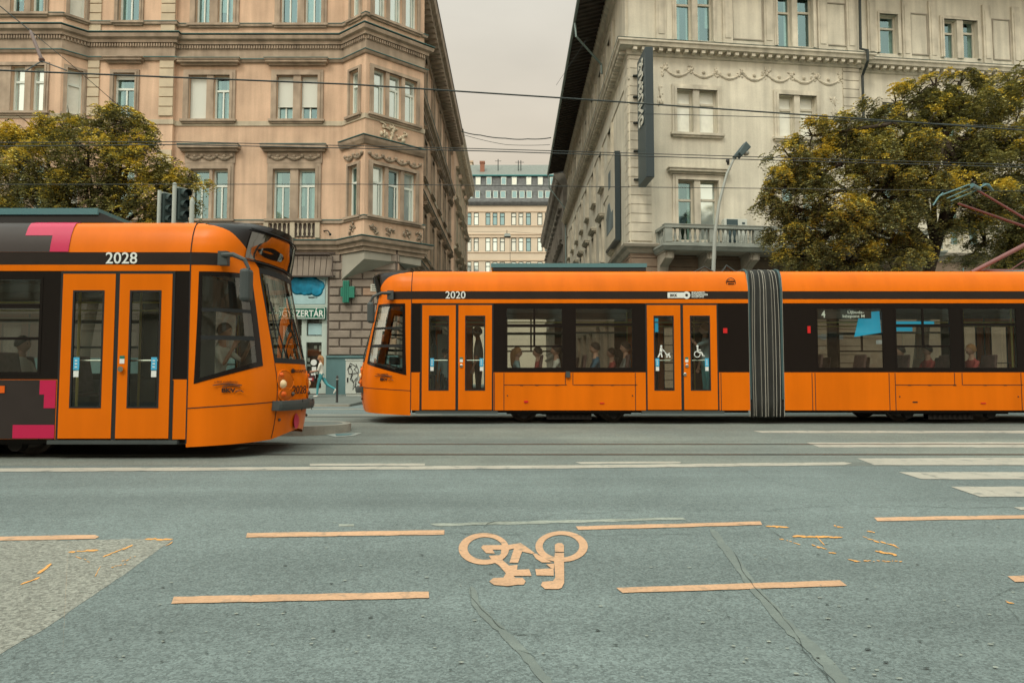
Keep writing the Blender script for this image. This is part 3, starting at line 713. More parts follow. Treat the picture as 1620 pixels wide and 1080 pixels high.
# balustrade panels under the first floor windows
for (x0, x1) in ((427,460), (467,499), (300,330), (337,366)):
    u0, u1 = fM.px(x0, 362)[0], fM.px(x1, 362)[0]; b = MB(); b.fbox(fM, u0, u1, .002, .015, Z(375), Z(354)); b.build('balustrade_recess', 'joint', LB)
    balusters(fM, u0+.05, u1-.05, Z(375)+.02, Z(354), .06, LB, 'trim_pale', step=.19, r=.055)
for x in (422, 463.5, 503, 296, 333.5, 370): b = MB(); u = fM.px(x, 362)[0]; b.fbox(fM, u-.10, u+.10, .0, .12, Z(377), Z(352.5)); b.build('balustrade_pier', 'trim_pale', LB)
# ground floor
gw = Fac(-34, 29.0, 1, 0); sh = (gw.px(446, 520)[0], gw.px(517.5, 520)[0], .40, Z(438))
b = MB(); u517 = gw.px(520, 500)[0]; wall(b, gw, -41, 29.1, .0, ZF, [sh], .5)
fgs = Fac(-4.9, 29.0, 0, 1); wall(b, fgs, 0, 25, 0, ZF, [])
b.build('ground_floor_wall', 'joint', LB)
# underside between bay outlines and ground wall
b = MB()
soff = lambda pts, z: b.poly([(p[0], p[1], z) for p in pts])
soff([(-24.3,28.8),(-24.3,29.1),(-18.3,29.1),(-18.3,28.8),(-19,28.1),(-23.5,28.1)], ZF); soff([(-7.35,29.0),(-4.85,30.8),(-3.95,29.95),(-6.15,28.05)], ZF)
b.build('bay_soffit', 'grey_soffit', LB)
# sloping corbel under the corner bay
b = MB(); z1, z0 = ZF-.285, Z(443); zB = at(566, 409, 28.05).z
A_, B_, C_, D_ = (-7.30,28.98), (-6.14,28.10), (-4.02,29.94), (-4.86,30.75)
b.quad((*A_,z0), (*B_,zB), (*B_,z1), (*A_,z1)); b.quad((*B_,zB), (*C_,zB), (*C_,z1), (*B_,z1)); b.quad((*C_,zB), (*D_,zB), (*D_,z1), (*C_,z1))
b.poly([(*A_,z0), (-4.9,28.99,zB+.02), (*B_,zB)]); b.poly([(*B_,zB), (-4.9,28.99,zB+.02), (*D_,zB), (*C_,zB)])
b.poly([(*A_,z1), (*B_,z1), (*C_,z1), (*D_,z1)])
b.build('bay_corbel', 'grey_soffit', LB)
# rusticated blocks
b = MB(); R = random.Random(5); rows = [Z(562)+k*(Z(402)-Z(562))/12.0 for k in range(13)]
def blocks(b, f, u0, u1, off=0, bl=.95):
    for r_, (za, zb) in enumerate(zip(rows, rows[1:])):
        u = u0 - (bl/2 if (r_+off) % 2 else 0)
        while u < u1-.02:
            a, c = max(u, u0)+.02, min(u+bl, u1)-.02
            if c-a > .06:
                b.cur = 1 if R.random() < .10 else 0
                z0_, z1_ = za+.02, zb-.02; e = .03
                q = [f.P(a,0,z0_), f.P(c,0,z0_), f.P(c,0,z1_), f.P(a,0,z1_)]; p = [f.P(a+e,.055,z0_+e), f.P(c-e,.055,z0_+e), f.P(c-e,.055,z1_-e), f.P(a+e,.055,z1_-e)]
                b.add(q+p, [(4,5,6,7),(0,1,5,4),(1,2,6,5),(2,3,7,6),(3,0,4,7)])
            u += bl
blocks(b, gw, gw.px(520,500)[0], 29.1); blocks(b, fgs, 0, 24, 1)
blocks(b, gw, gw.px(380,500)[0], gw.px(443,500)[0])
b.cur = 0
for k in range(14):
    x = gw.px(400+k*8.9, 420)[0]; w = gw.px(408.2+k*8.9, 420)[0]; s = (k-6.5)*.012
    b.hexa([gw.P(x,.07,Z(436)), gw.P(w,.07,Z(436)), gw.P(w,.0,Z(436)), gw.P(x,.0,Z(436)), gw.P(x+s,.07,Z(406)), gw.P(w+s,.07,Z(406)), gw.P(w+s,.0,Z(406)), gw.P(x+s,.0,Z(406))])
b.build('rusticated_block', ['rust_block', 'rust_block_warm'], LB)
b = MB(); b.fbox(gw, gw.px(390,400)[0], gw.px(531,400)[0], 0, .10, Z(402.5), Z(399.5)); b.fbox(gw, gw.px(390,400)[0], gw.px(531,400)[0], 0, .14, Z(438.5), Z(436.3))
b.tube([gw.P(gw.px(446,404)[0],.2,Z(403.5)), gw.P(gw.px(522,404)[0],.2,Z(403.5)), gw.P(gw.px(528,404)[0],.2,Z(407)), gw.P(gw.px(529,404)[0],.2,Z(440))], .03, 6)
b.build('ground_floor_moulding', 'joint', LB)
b = MB(); b.fbox(gw, gw.px(518,500)[0], 29.15, 0, .10, .2, Z(566)); b.fbox(gw, gw.px(518,500)[0], 29.18, 0, .15, Z(566)+.002, Z(562.5)); b.fbox(fgs, -.1, 25, 0, .10, .2, Z(566)-.003); b.fbox(gw, 2, gw.px(443,500)[0], 0, .1, .2, Z(566)); b.build('plinth', 'plinth', LB)
# pharmacy shopfront (fills the opening)
u0, u1, zb_, ztp = sh
S = MB()
def sx(x): return gw.px(x, 520)[0]
for (a, c, z0_, z1_) in ((517-4,517.4,.4,ztp),(446.1,449,.4,ztp),(449,513,Z(440.5),ztp-.002),(449,513,Z(485.5),Z(480.8)),(476,481,.4,Z(485.8)),(481,513,Z(541),Z(531)),(481,483.5,.4,Z(485.8)),(508,513,.4,Z(485.8)),(484,508,.4,Z(614)),(449,476,.4,Z(600)),(484,508,Z(492),Z(488.2))):
    S.fbox(gw, sx(a), sx(c), -.30, -.12+.004*random.random(), z0_, z1_)
shf = S.build('shopfront_frame', 'shop_frame', LB)
b = MB(); b.fbox(gw, u0+.03, u1-.03, -.49, -.47, .4, ztp-.02); b.build('shop_interior', 'shop_inside', LB)
b = MB(); b.quad(gw.P(u0+.05,-.22,.4), gw.P(u1-.05,-.22,.4), gw.P(u1-.05,-.22,Z(486)), gw.P(u0+.05,-.22,Z(486))); b.build('shop_pane', 'glass_door', shf)
b = MB(); R2_ = random.Random(4)
for k in range(26): x = sx(R2_.uniform(450,506)); zz = R2_.uniform(.6, 3.4); b.fbox(gw, x, x+R2_.uniform(.06,.3), -.46, -.42, zz, zz+R2_.uniform(.05,.3))
b.build('shop_display_goods', 'sticker_white', LB)
b = MB(); b.lathe(gw.P(sx(495), -.21, Z(573)), [(.13,-.005),(.13,.006)], 20, 'y'); b.fbox(gw, sx(492), sx(499), -.215, -.207, Z(586), Z(580)); b.fbox(gw, sx(491), sx(498), -.215, -.207, Z(598), Z(590)); b.build('door_sticker', 'sticker_white', shf)
ps = MB(); a, c = sx(449.5), sx(512.5); ps.fbox(gw, a, c, -.16, -.10, Z(480.6), Z(441)); 
PT = empty('shop_poster', gw.P(sx(480), -.1, Z(462)), 'pale poster with a glossy blue droplet picture above the green pharmacy lettering', 'poster')
ps.build('backing_board', 'poster_sky', PT)
b = MB(); b.smooth = True
for (x, y, rx, ry) in ((462,449,11,7),(474,452,14,9),(486,448,16,6.5),(497,449,9,7),(468,457,9,8),(480,460,7,7),(493,455,7,6),(455,455,6,9),(486,455,12,7),(503,452,9,8),(499,459,10,6),(466,446,9,4)):
    x = min(x, 512-rx*.9); cx = sx(x); s = .027
    b.lathe(gw.P(cx, -.098, Z(max(y, 442+ry))), [(.001,-.001)]*1+[(rx*s, -.0),(rx*s*.7, -.012-.001*(x%5)),(.01,-.016)], 18, 'y')
b.build('droplet_picture', 'liquid_blue', PT)
b = MB(); b.fbox(gw, sx(486), sx(496), -.099, -.092, Z(471), Z(469)); b.fbox(gw, sx(497), sx(500), -.099, -.092, Z(470.5), Z(469.5)); b.build('caption_line', 'display', PT)
SG = empty('shop_sign', gw.P(sx(480), .05, Z(494)), 'long green sign with white serif pharmacy lettering over the shop door', 'sign')
b = MB(); b.fbox(gw, sx(420), sx(514.5), -.10, .03, Z(504.5), Z(485.8)); b.build('sign_board', 'sign_green', SG)
b = MB()
for z_ in (Z(503.6), Z(487.2)): b.fbox(gw, sx(421), sx(513.6), .031, .036, z_-.012, z_+.012)
for x_ in (421.5, 513.2): b.fbox(gw, sx(x_)-.012, sx(x_)+.012, .032, .037, Z(503.6)+.013, Z(487.2)-.013)
b.build('sign_border', 'number_white', SG)
text('GYÓGYSZERTÁR', .40, gw.P(sx(511.5), .034, Z(501)), (1,0,0), (0,0,1), 'number_white', 'sign_lettering', SG, .006, .006, 'RIGHT', .82)
def cornerless(o): return o
# small notices in the door's upper light
NT = MB(); NT.fbox(gw, sx(485.5), sx(507), -.215, -.20, Z(529), Z(511)); NT.build('notice_sheet', 'poster_sky', LB)
# green cross
CR = empty('pharmacy_cross', gw.P(sx(548.5), .3, Z(462)), 'dull green pharmacy cross fixed edge-on to the rusticated wall', 'sign')
b = MB(); xa = sx(548.5); b.fbox(gw, xa-.13, xa+.13, .10, .28, Z(479.5), Z(445)); b.fbox(gw, xa-.02+.152, xa+.36, .11, .27, Z(472), Z(454)); b.fbox(gw, xa-.22, xa-.131, .11, .27, Z(470), Z(456)); b.build('cross_body', 'cross_green', CR, bevel=.012)
b = MB(); b.fbox(gw, xa-.04, xa+.04, .0, .10, Z(464), Z(460)); b.build('bracket', 'bollard', CR)
b = MB(); b.fbox(gw, xa+.02, xa+.05, .281, .288, Z(478), Z(446)); b.fbox(gw, xa-.06, xa-.03, .281, .288, Z(478), Z(446)); b.build('light_tube', 'sign_green', CR)
NP = empty('street_name_plate', gw.P(sx(591), .07, Z(455)), 'small pale street name plate screwed to the rusticated corner', 'sign')
b = MB(); b.fbox(gw, sx(586), sx(598), .058, .08, Z(461), Z(449.5)); b.build('plate', 'sign_text', NP)
b = MB()
for k in range(3): b.fbox(gw, sx(588), sx(595-k), .081, .084, Z(459-k*3), Z(458-k*3))
b.build('plate_lettering', 'display', NP)
# small details: satellite / lamp arms
b = MB(); p = fM.P(fM.px(512,368)[0], .0, Z(365)); b.tube([p, (p[0]+.25,p[1]-.25,p[2]-.05), (p[0]+.35,p[1]-.3,p[2]-.2)], .025, 6); b.ball((p[0]+.36,p[1]-.3,p[2]-.22), .06); b.build('wall_bracket', 'display', LB)

# ------------------------------------------------------------------ second building along the left of the side street
def sidehouse(name, label, f, L, ztop, storeys, wallm, trimm, eave=.6, pm='pane_dark', roof=True, first=2.0, step=3.4, cat='building'):
    B = empty(name, f.P(L/2, 0, 0), label, cat); hs = []
    for (c, e) in storeys:
        k = 0
        while first+k*step+1.2 < L-.6: hs.append((first+k*step, first+k*step+1.15, c, e)); k += 1
    mb = MB(); wall(mb, f, 0, L, 0, ztop, hs, .3); mb.build('wall', wallm, B)
    mb = MB(); e0 = Fac(*f.P(0,0,0)[:2], -f.nx, -f.ny); 
    mb.quad(f.P(0,0,0), f.P(0,-8,0), f.P(0,-8,ztop), f.P(0,0,ztop)); mb.quad(f.P(L,0,0), f.P(L,-8,0), f.P(L,-8,ztop), f.P(L,0,ztop)); mb.build('end_wall', wallm, B)
    for h in hs:
        window(f, h, B, fm='frame_wood', pm=pm, style='tee'); surround(f, *h, B, trimm, w=.16, d=.08, hood=.25)
    path = [f.P(0,0,0)[:2], f.P(L,0,0)[:2]]
    for (c, e) in storeys:
        z = c-.75; b = MB(); sweep(b, path, [(0,z-.15),(.15,z-.1),(.28,z+.05),(0,z+.15)]); b.build('string_course', trimm, B)
    z = ztop-.8; b = MB(); sweep(b, path, [(0,z-.4),(.15,z-.3),(eave*.7,z+.2),(eave,z+.6),(eave,z+.8),(0,z+.85)]); b.build('eaves_cornice', trimm, B)
    b = MB(); dentils(b, path, .1, eave*.85, z-.1, z+.25, .2, .3); b.build('eaves_bracket', trimm, B)
    if roof: b = MB(); b.quad(f.P(-.2,eave,ztop+.08), f.P(L+.2,eave,ztop+.08), f.P(L+.2,-5,ztop+3.2), f.P(-.2,-5,ztop+3.2)); b.build('roof', 'slate', B)
    return B
sidehouse('side_street_house', 'ochre house far down the lane with a bright overhanging cornice, beyond the peach corner house', Fac(-4.7, 54.6, 0, 1), 17, 21.2,
          [(4.2,6.4),(8.4,10.6),(12.4,14.6),(16.4,18.4)], 'plaster_l', 'trim_pale', .75)
# side street building on the right, beyond the cream one
sidehouse('side_street_house', 'sooty dark grey house far down the lane with heavy ledges, beyond the cream corner house', Fac(4.6, 91, 0, -1), 30.2, 19.6,
          [(4.2,6.6),(9,11.4),(14,16.4)], 'dark_facade', 'dark_facade', .8, first=1.2, step=2.6)

# ------------------------------------------------------------------ RIGHT BUILDING (cream, balcony)
ang = radians(7.0)
RB = empty('cream_corner_building', (12, 30, .4), 'cream stuccoed corner building with a stone balcony, garland frieze and deep dark eaves', 'building')
fR = Fac(4.9, 28.0, cos(ang), sin(ang)); fRs = Fac(4.9, 60.0, 0, -1)
uP = fR.px(1362, 250)[0]; LR = uP + 20
fR2 = Fac(*fR.P(uP, -.35, 0)[:2], cos(ang), sin(ang))
RZF = fR.px(1030, 392)[1]; RZT = 19.7
RH = []; RH2 = []; RW = []
def rw(F_, L_, x0, x1, yt, yb, **k):
    ym = (yt+yb)/2; a = F_.px(x0, ym); c = F_.px(x1, ym); u0, u1 = a[0], c[0]
    mu = (x0+x1)/2; zt_, zb_ = F_.px(mu, yt)[1], F_.px(mu, yb)[1]
    h = (u0, u1, zb_, zt_); L_.append(h); RW.append((F_, h, k)); return h
T1 = dict(fm='frame_wood', pm='pane_blue', style='tee')
g3 = [[rw(fR, RH, 1069,1094,-22,65, **T1), rw(fR, RH, 1103,1127,-22,65, **T1)], [rw(fR, RH, 1229,1252,-8,74, **T1), rw(fR, RH, 1261,1285,-8,74, **T1)]]
g2 = [[rw(fR, RH, 1070,1096,142,211, fm='frame_wood', pm='pane_curtain', style='tee'), rw(fR, RH, 1106,1134,142,212, fm='frame_wood', pm='pane_curtain', style='tee')],
      [rw(fR, RH, 1231,1256,151,218, fm='frame_wood', pm='pane_curtain', style='tee'), rw(fR, RH, 1265,1291,151,218, fm='frame_wood', pm='pane_curtain', style='tee')]]
g1 = [[rw(fR, RH, 1072,1098,285,381, fm='frame_wood', pm='pane_dark', style='tee'), rw(fR, RH, 1108,1136,285,381, fm='frame_wood', pm='pane_sky', style='tee')],
      [rw(fR, RH, 1236,1260,289,383, fm='frame_wood', pm='pane_dark', style='tee'), rw(fR, RH, 1270,1296,289,383, fm='frame_wood', pm='pane_dark', style='tee')]]
h3 = [[rw(fR2, RH2, 1390,1419,24,85, **T1)], [rw(fR2, RH2, 1492,1513,32,92, **T1), rw(fR2, RH2, 1523,1545,32,92, **dict(T1, pm='pane_dark'))]]
h2 = [[rw(fR2, RH2, 1394,1423,164,228, **T1)], [rw(fR2, RH2, 1496,1517,168,232, **T1), rw(fR2, RH2, 1527,1549,168,232, **T1)]]
h1 = [[rw(fR2, RH2, 1396,1426,296,385, **T1)], [rw(fR2, RH2, 1500,1521,298,388, **T1), rw(fR2, RH2, 1531,1553,298,388, **T1)], [rw(fR2, RH2, 1610,1636,302,390, **T1)]]
for grp_ in (h3, h2, h1):
    g0_ = grp_[1]
    for du in (4.6, 9.0):
        if grp_ is h1 and du < 5: continue
        new_ = []
        for h in g0_:
            hh = (h[0]+du, h[1]+du, h[2], h[3]); RH2.append(hh); RW.append((fR2, hh, dict(T1))); new_.append(hh)
        grp_.append(new_)
RS = []
for row in range(3):
    for k in range(8):
        zz = [g1[0][0], g2[0][0], g3[0][0]][row]; h = (1.6+k*3.55, 2.65+k*3.55, zz[2]+(.5 if row == 0 else 0), min(zz[3], 18.2))
        if row == 0 or 1: RS.append(h); RW.append((fRs, h, dict(fm='frame_wood', pm='pane_sky' if k % 3 else 'pane_dark', style='tee')))
mb = MB(); wall(mb, fR, 0, uP, RZF, RZT, RH); wall(mb, fR2, 0, 20, RZF, RZT, RH2); wall(mb, fRs, 0, 32, RZF, RZT, RS)
mb.quad(fR.P(uP,0,RZF), fR.P(uP,-.35,RZF), fR.P(uP,-.35,RZT), fR.P(uP,0,RZT)); mb.build('wall', 'plaster_r', RB)
mb = MB(); wall(mb, fR, 0, uP, 0, RZF, []); wall(mb, fR2, 0, 20, 0, RZF, []); wall(mb, fRs, 0, 32, 0, RZF, [(2.2+k*3.55,4.2+k*3.55,.6,4.0) for k in range(8)]); mb.build('ground_floor_wall', 'ground_r', RB)
mb = MB()
for k in range(8): mb.fbox(fRs, 2.2+k*3.55, 4.2+k*3.55, -.24, -.2, .6, 4.0)
mb.build('shop_window', 'pane_dark', RB)
for F_, h, k in RW: window(F_, h, RB, **k)
def grp(F_, hs, **k):
    a, b_ = min(h[0] for h in hs), max(h[1] for h in hs); surround(F_, a, b_, hs[0][2], hs[0][3], RB, 'trim_r', mull=[(p[1],q[0]) for p,q in zip(hs,hs[1:])], **k); return a, b_, hs[0][2], hs[0][3]
for hs in g3: grp(fR, hs, w=.16, sill=False)
for hs in g2: grp(fR, hs, w=.2, d=.08)
for hs in g1: grp(fR, hs, w=.22, d=.08, sill=False, hood=.32)
for hs in h3: grp(fR2, hs, w=.16, sill=False)
for hs in h2: grp(fR2, hs, w=.2, d=.08)
for hs in h1: grp(fR2, hs, w=.22, d=.08, sill=False, hood=.32)
for i, h in enumerate(RS): surround(fRs, *h, RB, 'trim_r', w=.14, d=.10, hood=.3 if i < 8 else 0)
# pilasters and panels of the third storey
b = MB(); z0 = g3[0][0][2]
for x in (1045,1150,1215,1300,1345):
    b = MB(); u = fR.px(x, 40)[0]; b.fbox(fR, u-.22, u+.22, 0, .10, z0-.05, RZT-1.6); b.fbox(fR, u-.13, u+.13, .101, .125, z0+.2, RZT-1.9); b.fbox(fR, u-.28, u+.28, 0, .15, z0-.28, z0-.052); b.build('pilaster', 'trim_r', RB)
for x in (1378,1433,1475,1560,1606):
    b = MB(); u = fR2.px(x, 60)[0]; b.fbox(fR2, u-.20, u+.20, 0, .09, z0-.05, RZT-1.6); b.fbox(fR2, u-.11, u+.11, .091, .115, z0+.2, RZT-1.9); b.build('pilaster', 'trim_r', RB)
for k in range(9): b = MB(); b.fbox(fRs, 3.3+k*3.55-.2, 3.3+k*3.55+.2, 0, .12, z0-.05, RZT-1.6); b.build('pilaster', 'trim_r', RB)
b = MB()
for (F_, x0, x1, y) in ((fR,1158,1207,40),(fR,1306,1338,40),(fR2,1440,1468,60),(fR2,1570,1598,60)):
    u0_, u1_ = F_.px(x0,y)[0], F_.px(x1,y)[0]; t = .05
    for (a,c,e,g) in ((u0_,u0_+t,z0+.2,RZT-2.2),(u1_-t,u1_,z0+.2,RZT-2.2),(u0_+t,u1_-t,z0+.2,z0+.25),(u0_+t,u1_-t,RZT-2.25,RZT-2.2)): b.fbox(F_, a, c, 0, .04, e, g)
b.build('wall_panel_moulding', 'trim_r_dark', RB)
# cornice with modillions between 2nd and 3rd storey
RP = [(4.9,60.0), (4.9,28.0), fR.P(uP,0,0)[:2], fR2.P(0,0,0)[:2], fR2.P(20,0,0)[:2]]
zc = fR.px(1040, 86)[1]
b = MB(); sweep(b, RP, [(0,zc-.12),(.06,zc-.10),(.10,zc),(.10,zc+.12),(.42,zc+.14),(.46,zc+.26),(.52,zc+.30),(.52,zc+.38),(.0,zc+.55)]); b.build('cornice', 'trim_r', RB)
b = MB(); dentils(b, RP, .10, .36, zc-.01, zc+.12, .16, .20); b.build('modillion', 'trim_r', RB)
b = MB(); sweep(b, RP, [(0,zc+.552),(.53,zc+.385),(.54,zc+.40),(.0,zc+.58)]); b.build('copper_flashing', 'flash', RB)
zs = fR.px(1040, 255)[1]
b = MB(); sweep(b, RP[:2]+[fR.P(.9,0,0)[:2]], [(0,zc-1.15),(.04,zc-1.15),(.04,zc-1.05),(0,zc-1.05)]); b.build('string_course', 'trim_r', RB)
zl = RZF
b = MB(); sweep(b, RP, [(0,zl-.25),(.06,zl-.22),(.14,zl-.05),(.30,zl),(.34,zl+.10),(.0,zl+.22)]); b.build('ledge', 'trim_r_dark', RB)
# garland frieze
ug0, ug1 = fR.px(1052,125)[0], fR.px(1330,140)[0]
garland(fR, ug0, ug1, zc-.62, RB, 'ornament_r', d=-.02, amp=.28, r=.05, n=7, name='garland_frieze')
for k in range(8):
    relief(fR, ug0+(ug1-ug0)*k/7, zc-.62, .42, .42, RB, 'ornament_r', n=8, seed=20+k, d=-.01)
relief(fR, fR.px(1320,165)[0], fR.px(1320,170)[1], .4, 1.2, RB, 'ornament_r', n=12, seed=41, d=-.02); relief(fR, fR.px(1046,160)[0], fR.px(1046,150)[1], .3, .9, RB, 'ornament_r', n=10, seed=42, d=-.02)
# quoins at the corner and by the pipe
for (f_, qa, qb) in ((fR,.03,.92),(fRs,31.1,31.97),(fR,fR.px(1334,170)[0],uP)):
    b = MB(); quoins(b, f_, qa, qb, RZF+.25, zc-.15, .385, .05, .03); b.build('quoin', 'trim_r', RB)
# ground floor courses (dark stone under the balcony)
b = MB(); quoins(b, fR, .03, uP, .6, RZF-.35, .36, .05, .035); quoins(b, fRs, 30.9, 31.97, .6, RZF-.35, .36, .05, .03); b.build('ground_floor_course', 'ground_r', RB)
# balcony
ub0 = fR.px(1052, 375, 1.1)[0]; ub1 = ub0+12.0; zb0 = fR.px(1052, 396, 1.1)[1]; zb1 = fR.px(1052, 386, 1.1)[1]; zr = fR.px(1052, 355, 1.1)[1]
BD = 1.15
bp = [fR.P(ub0,0,0)[:2], fR.P(ub0,BD,0)[:2], fR.P(ub1,BD,0)[:2], fR.P(ub1,0,0)[:2]]
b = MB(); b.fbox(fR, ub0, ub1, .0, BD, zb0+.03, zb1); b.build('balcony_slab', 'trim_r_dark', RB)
b = MB(); sweep(b, bp, [(0,zb0+.0),(.06,zb0+.02),(.14,zb0+.14),(.18,zb0+.17),(.18,zb0+.24),(0,zb1+.02)]); b.build('balcony_moulding', 'balcony', RB)
b = MB()
b.fbox(fR, ub0, ub1, BD-.2, BD-.02, zb1+.001, zb1+.10); b.fbox(fR, ub0-.03, ub1+.03, BD-.23, BD+.03, zr-.12, zr); b.fbox(fR, ub0, ub0+.18, .0, BD-.201, zb1+.001, zb1+.10); b.fbox(fR, ub0-.03, ub0+.2, .0, BD-.231, zr-.12, zr)
b.fbox(fR, ub0-.05, ub1+.05, BD-.25, BD+.05, zr+.001, zr+.03); b.build('balcony_rail', 'balcony', RB)
piers = [0, 1.85, 3.75, 5.65, 7.55, 9.45, 11.8]
for q in piers: b = MB(); b.fbox(fR, ub0+q, ub0+q+.3, BD-.22, BD, zb1+.102, zr-.122); b.build('balcony_pier', 'balcony', RB)
b = MB(); b.fbox(fR, ub0+.01, ub0+.2, 0, .15, zb1+.102, zr-.122); b.build('balcony_pier', 'balcony', RB)
for q, r_ in zip(piers, piers[1:]): balusters(fR, ub0+q+.34, ub0+r_-.04, zb1+.10, zr-.12, BD-.11, RB, 'balcony', step=.20, r=.065, name='balcony_baluster')
fe = Fac(*fR.P(ub0+.1,0,0)[:2], fR.nx, fR.ny); balusters(fe, .2, BD-.3, zb1+.10, zr-.12, 0, RB, 'balcony', step=.2, r=.06, name='balcony_baluster')
def bracket(u):
    b = MB(); prof = [(0,-1.25),(.18,-1.2),(.22,-.9),(.35,-.55),(.75,-.38),(.98,-.3),(1.0,.0),(0,.0)]
    for (w, s) in ((.19,1.0), (.10,1.05)):
        vs = [fR.P(u-w, p[0]*s, zb0+p[1]*s+.03) for p in prof]+[fR.P(u+w, p[0]*s, zb0+p[1]*s+.03) for p in prof]; n = len(prof)
        b.add(vs, [tuple(range(n)), tuple(range(2*n-1,n-1,-1))]+[(i,(i+1)%n,(i+1)%n+n,i+n) for i in range(n)])
    b.fbox(fR, u-.24, u+.24, .0, 1.06, zb0-.03, zb0+.029); b.build('balcony_bracket', 'trim_r_dark', RB)
for q in (.22, 2.0, 3.85, 5.75, 7.6, 9.5, 11.7): bracket(ub0+q)
# eaves with wide timber soffit over the side street
ze = RZT
b = MB(); sweep(b, RP, [(0,ze-.9),(.08,ze-.9),(.12,ze-.5),(.3,ze-.35),(.32,ze-.05),(0,ze)]); b.build('eaves_moulding', 'trim_r', RB)
b = MB(); sweep(b, RP, [(0,ze+.01),(1.62,ze-.42),(1.66,ze-.40),(1.66,ze-.30),(0,ze+.12)]); b.build('eaves_soffit', 'soffit', RB)
b = MB()
for a_, c_ in ((RP[0],RP[1]),(RP[1],RP[2])):
    f = Fac(a_[0],a_[1],c_[0]-a_[0],c_[1]-a_[1]); L_ = math.hypot(c_[0]-a_[0],c_[1]-a_[1]); n = int(L_/.42)
    for k in range(n):
        u = (k+.5)*L_/n; b.hexa([f.P(u-.04,.0,ze-.12),f.P(u+.04,.0,ze-.12),f.P(u+.04,0,ze),f.P(u-.04,0,ze),f.P(u-.04,1.6,ze-.50),f.P(u+.04,1.6,ze-.50),f.P(u+.04,1.6,ze-.43),f.P(u-.04,1.6,ze-.43)])
b.build('rafter_tail', 'soffit', RB)
b = MB(); path = [(RP[0][0]-1.72, 60.2), (RP[1][0]-1.72, 28-1.75)]; b.tube([(3.2,60.2,ze-.42),(3.2,26.3,ze-.42),(fR.P(uP,1.72,0)[0],fR.P(uP,1.72,0)[1],ze-.42)], .08, 8); b.build('gutter', 'gutter', RB)
b = MB(); b.tube([(3.22,34.0,ze-.45),(3.28,34.0,ze-1.2),(4.72,35.2,ze-2.1),(4.74,35.2,ze-2.6)], .06, 8)
b.tube([(3.25,59.8,ze-.45),(3.3,59.8,ze-1.7),(4.75,59.9,ze-3.6),(4.78,59.9,2)], .06, 8); b.build('downpipe', 'gutter', RB)
pu = fR.px(1358, 100)[0]; b = MB(); b.tube([fR.P(pu+.35,1.5,ze-.45), fR.P(pu+.3,1.3,ze-.9), fR.P(pu,.22,ze-2.0), fR.P(pu,.18,zc+.7), fR.P(pu,.64,zc+.4), fR.P(pu,.64,zc-.05), fR.P(pu+.06,.16,zc-.5), fR.P(pu+.06,.16,RZF+.3)], .06, 8); b.build('downpipe', 'wire', RB)
b = MB(); b.quad((3.2,60.2,ze-.3),(3.2,26.3,ze-.3),(9.5,33,ze+3.2),(9.5,60.2,ze+3.2)); q = fR.P(uP+20,1.7,0); b.quad((3.2,26.3,ze-.3),(q[0],q[1],ze-.3),(q[0]-1,q[1]+7,ze+3.2),(9.5,33,ze+3.2)); b.build('roof', 'slate', RB)
# air conditioner on the balcony, in front of the wall
AC = empty('air_conditioner', fR.P(fR.px(1163,360)[0], .5, zb1), 'white air conditioner unit with a dark fan grille standing on the stone balcony', 'air conditioner')
ua, uc = fR.px(1146,352,.5)[0], fR.px(1182,352,.5)[0]; za, zc2 = zb1+.2, fR.px(1160,346,.5)[1]
b = MB(); b.fbox(fR, ua, uc, .2, .5, za, zc2); b.build('casing', 'ac_white', AC, bevel=.01)
b = MB(); b.fbox(fR, ua+.1, ua+.58, .501, .515, za+.05, zc2-.03); b.build('fan_grille', 'lamp_dark', AC)
b = MB(); b.fbox(fR, uc-.22, uc-.1, .501, .512, zc2-.22, zc2-.14); b.build('control_cover', 'lamp_dark', AC)
b = MB()
for u in (ua+.1, uc-.1): b.fbox(fR, u-.03, u+.03, .22, .48, zb1+.003, za-.001)
b.build('foot', 'bollard', AC)
# blade sign
BS = empty('blade_sign', (5.3, 27, 9), 'tall black vertical blade sign with pale lettering reading downward, jutting from the cream corner', 'sign')
sg4 = [(5.26,26.3),(5.58,26.32),(5.52,27.72),(5.20,27.70)]
zs0, zs1 = 1+(600-278)/F*26.5, 1+(600-61)/F*26.3
b = MB(); b.hexa([(*p_,zs0) for p_ in sg4]+[(*p_,zs1) for p_ in sg4]); b.build('sign_box', 'sign_side', BS, bevel=.015)
b = MB(); b.hexa([(5.27,26.29,zs0+.02),(5.57,26.31,zs0+.02),(5.57,26.316,zs0+.02),(5.27,26.296,zs0+.02),(5.27,26.29,zs1-.02),(5.57,26.31,zs1-.02),(5.57,26.316,zs1-.02),(5.27,26.296,zs1-.02)]); b.build('front_trim', 'sign_black', BS)
text('SAMSUNG', 1.05, (5.212, 26.62, 13.85), (0,0,-1), (-.043,.999,0), 'sign_text', 'sign_lettering', BS, .012, .03, 'LEFT', .56)
b = MB()
for z_ in (9.3, 10.5, 11.7, 12.8, 13.7): b.box(5.24, 5.34, 27.72, 28.05, z_-.04, z_+.04); b.box(5.06, 5.239, 27.85, 28.0, z_-.05, z_+.0)
b.build('bracket', 'wire', BS)
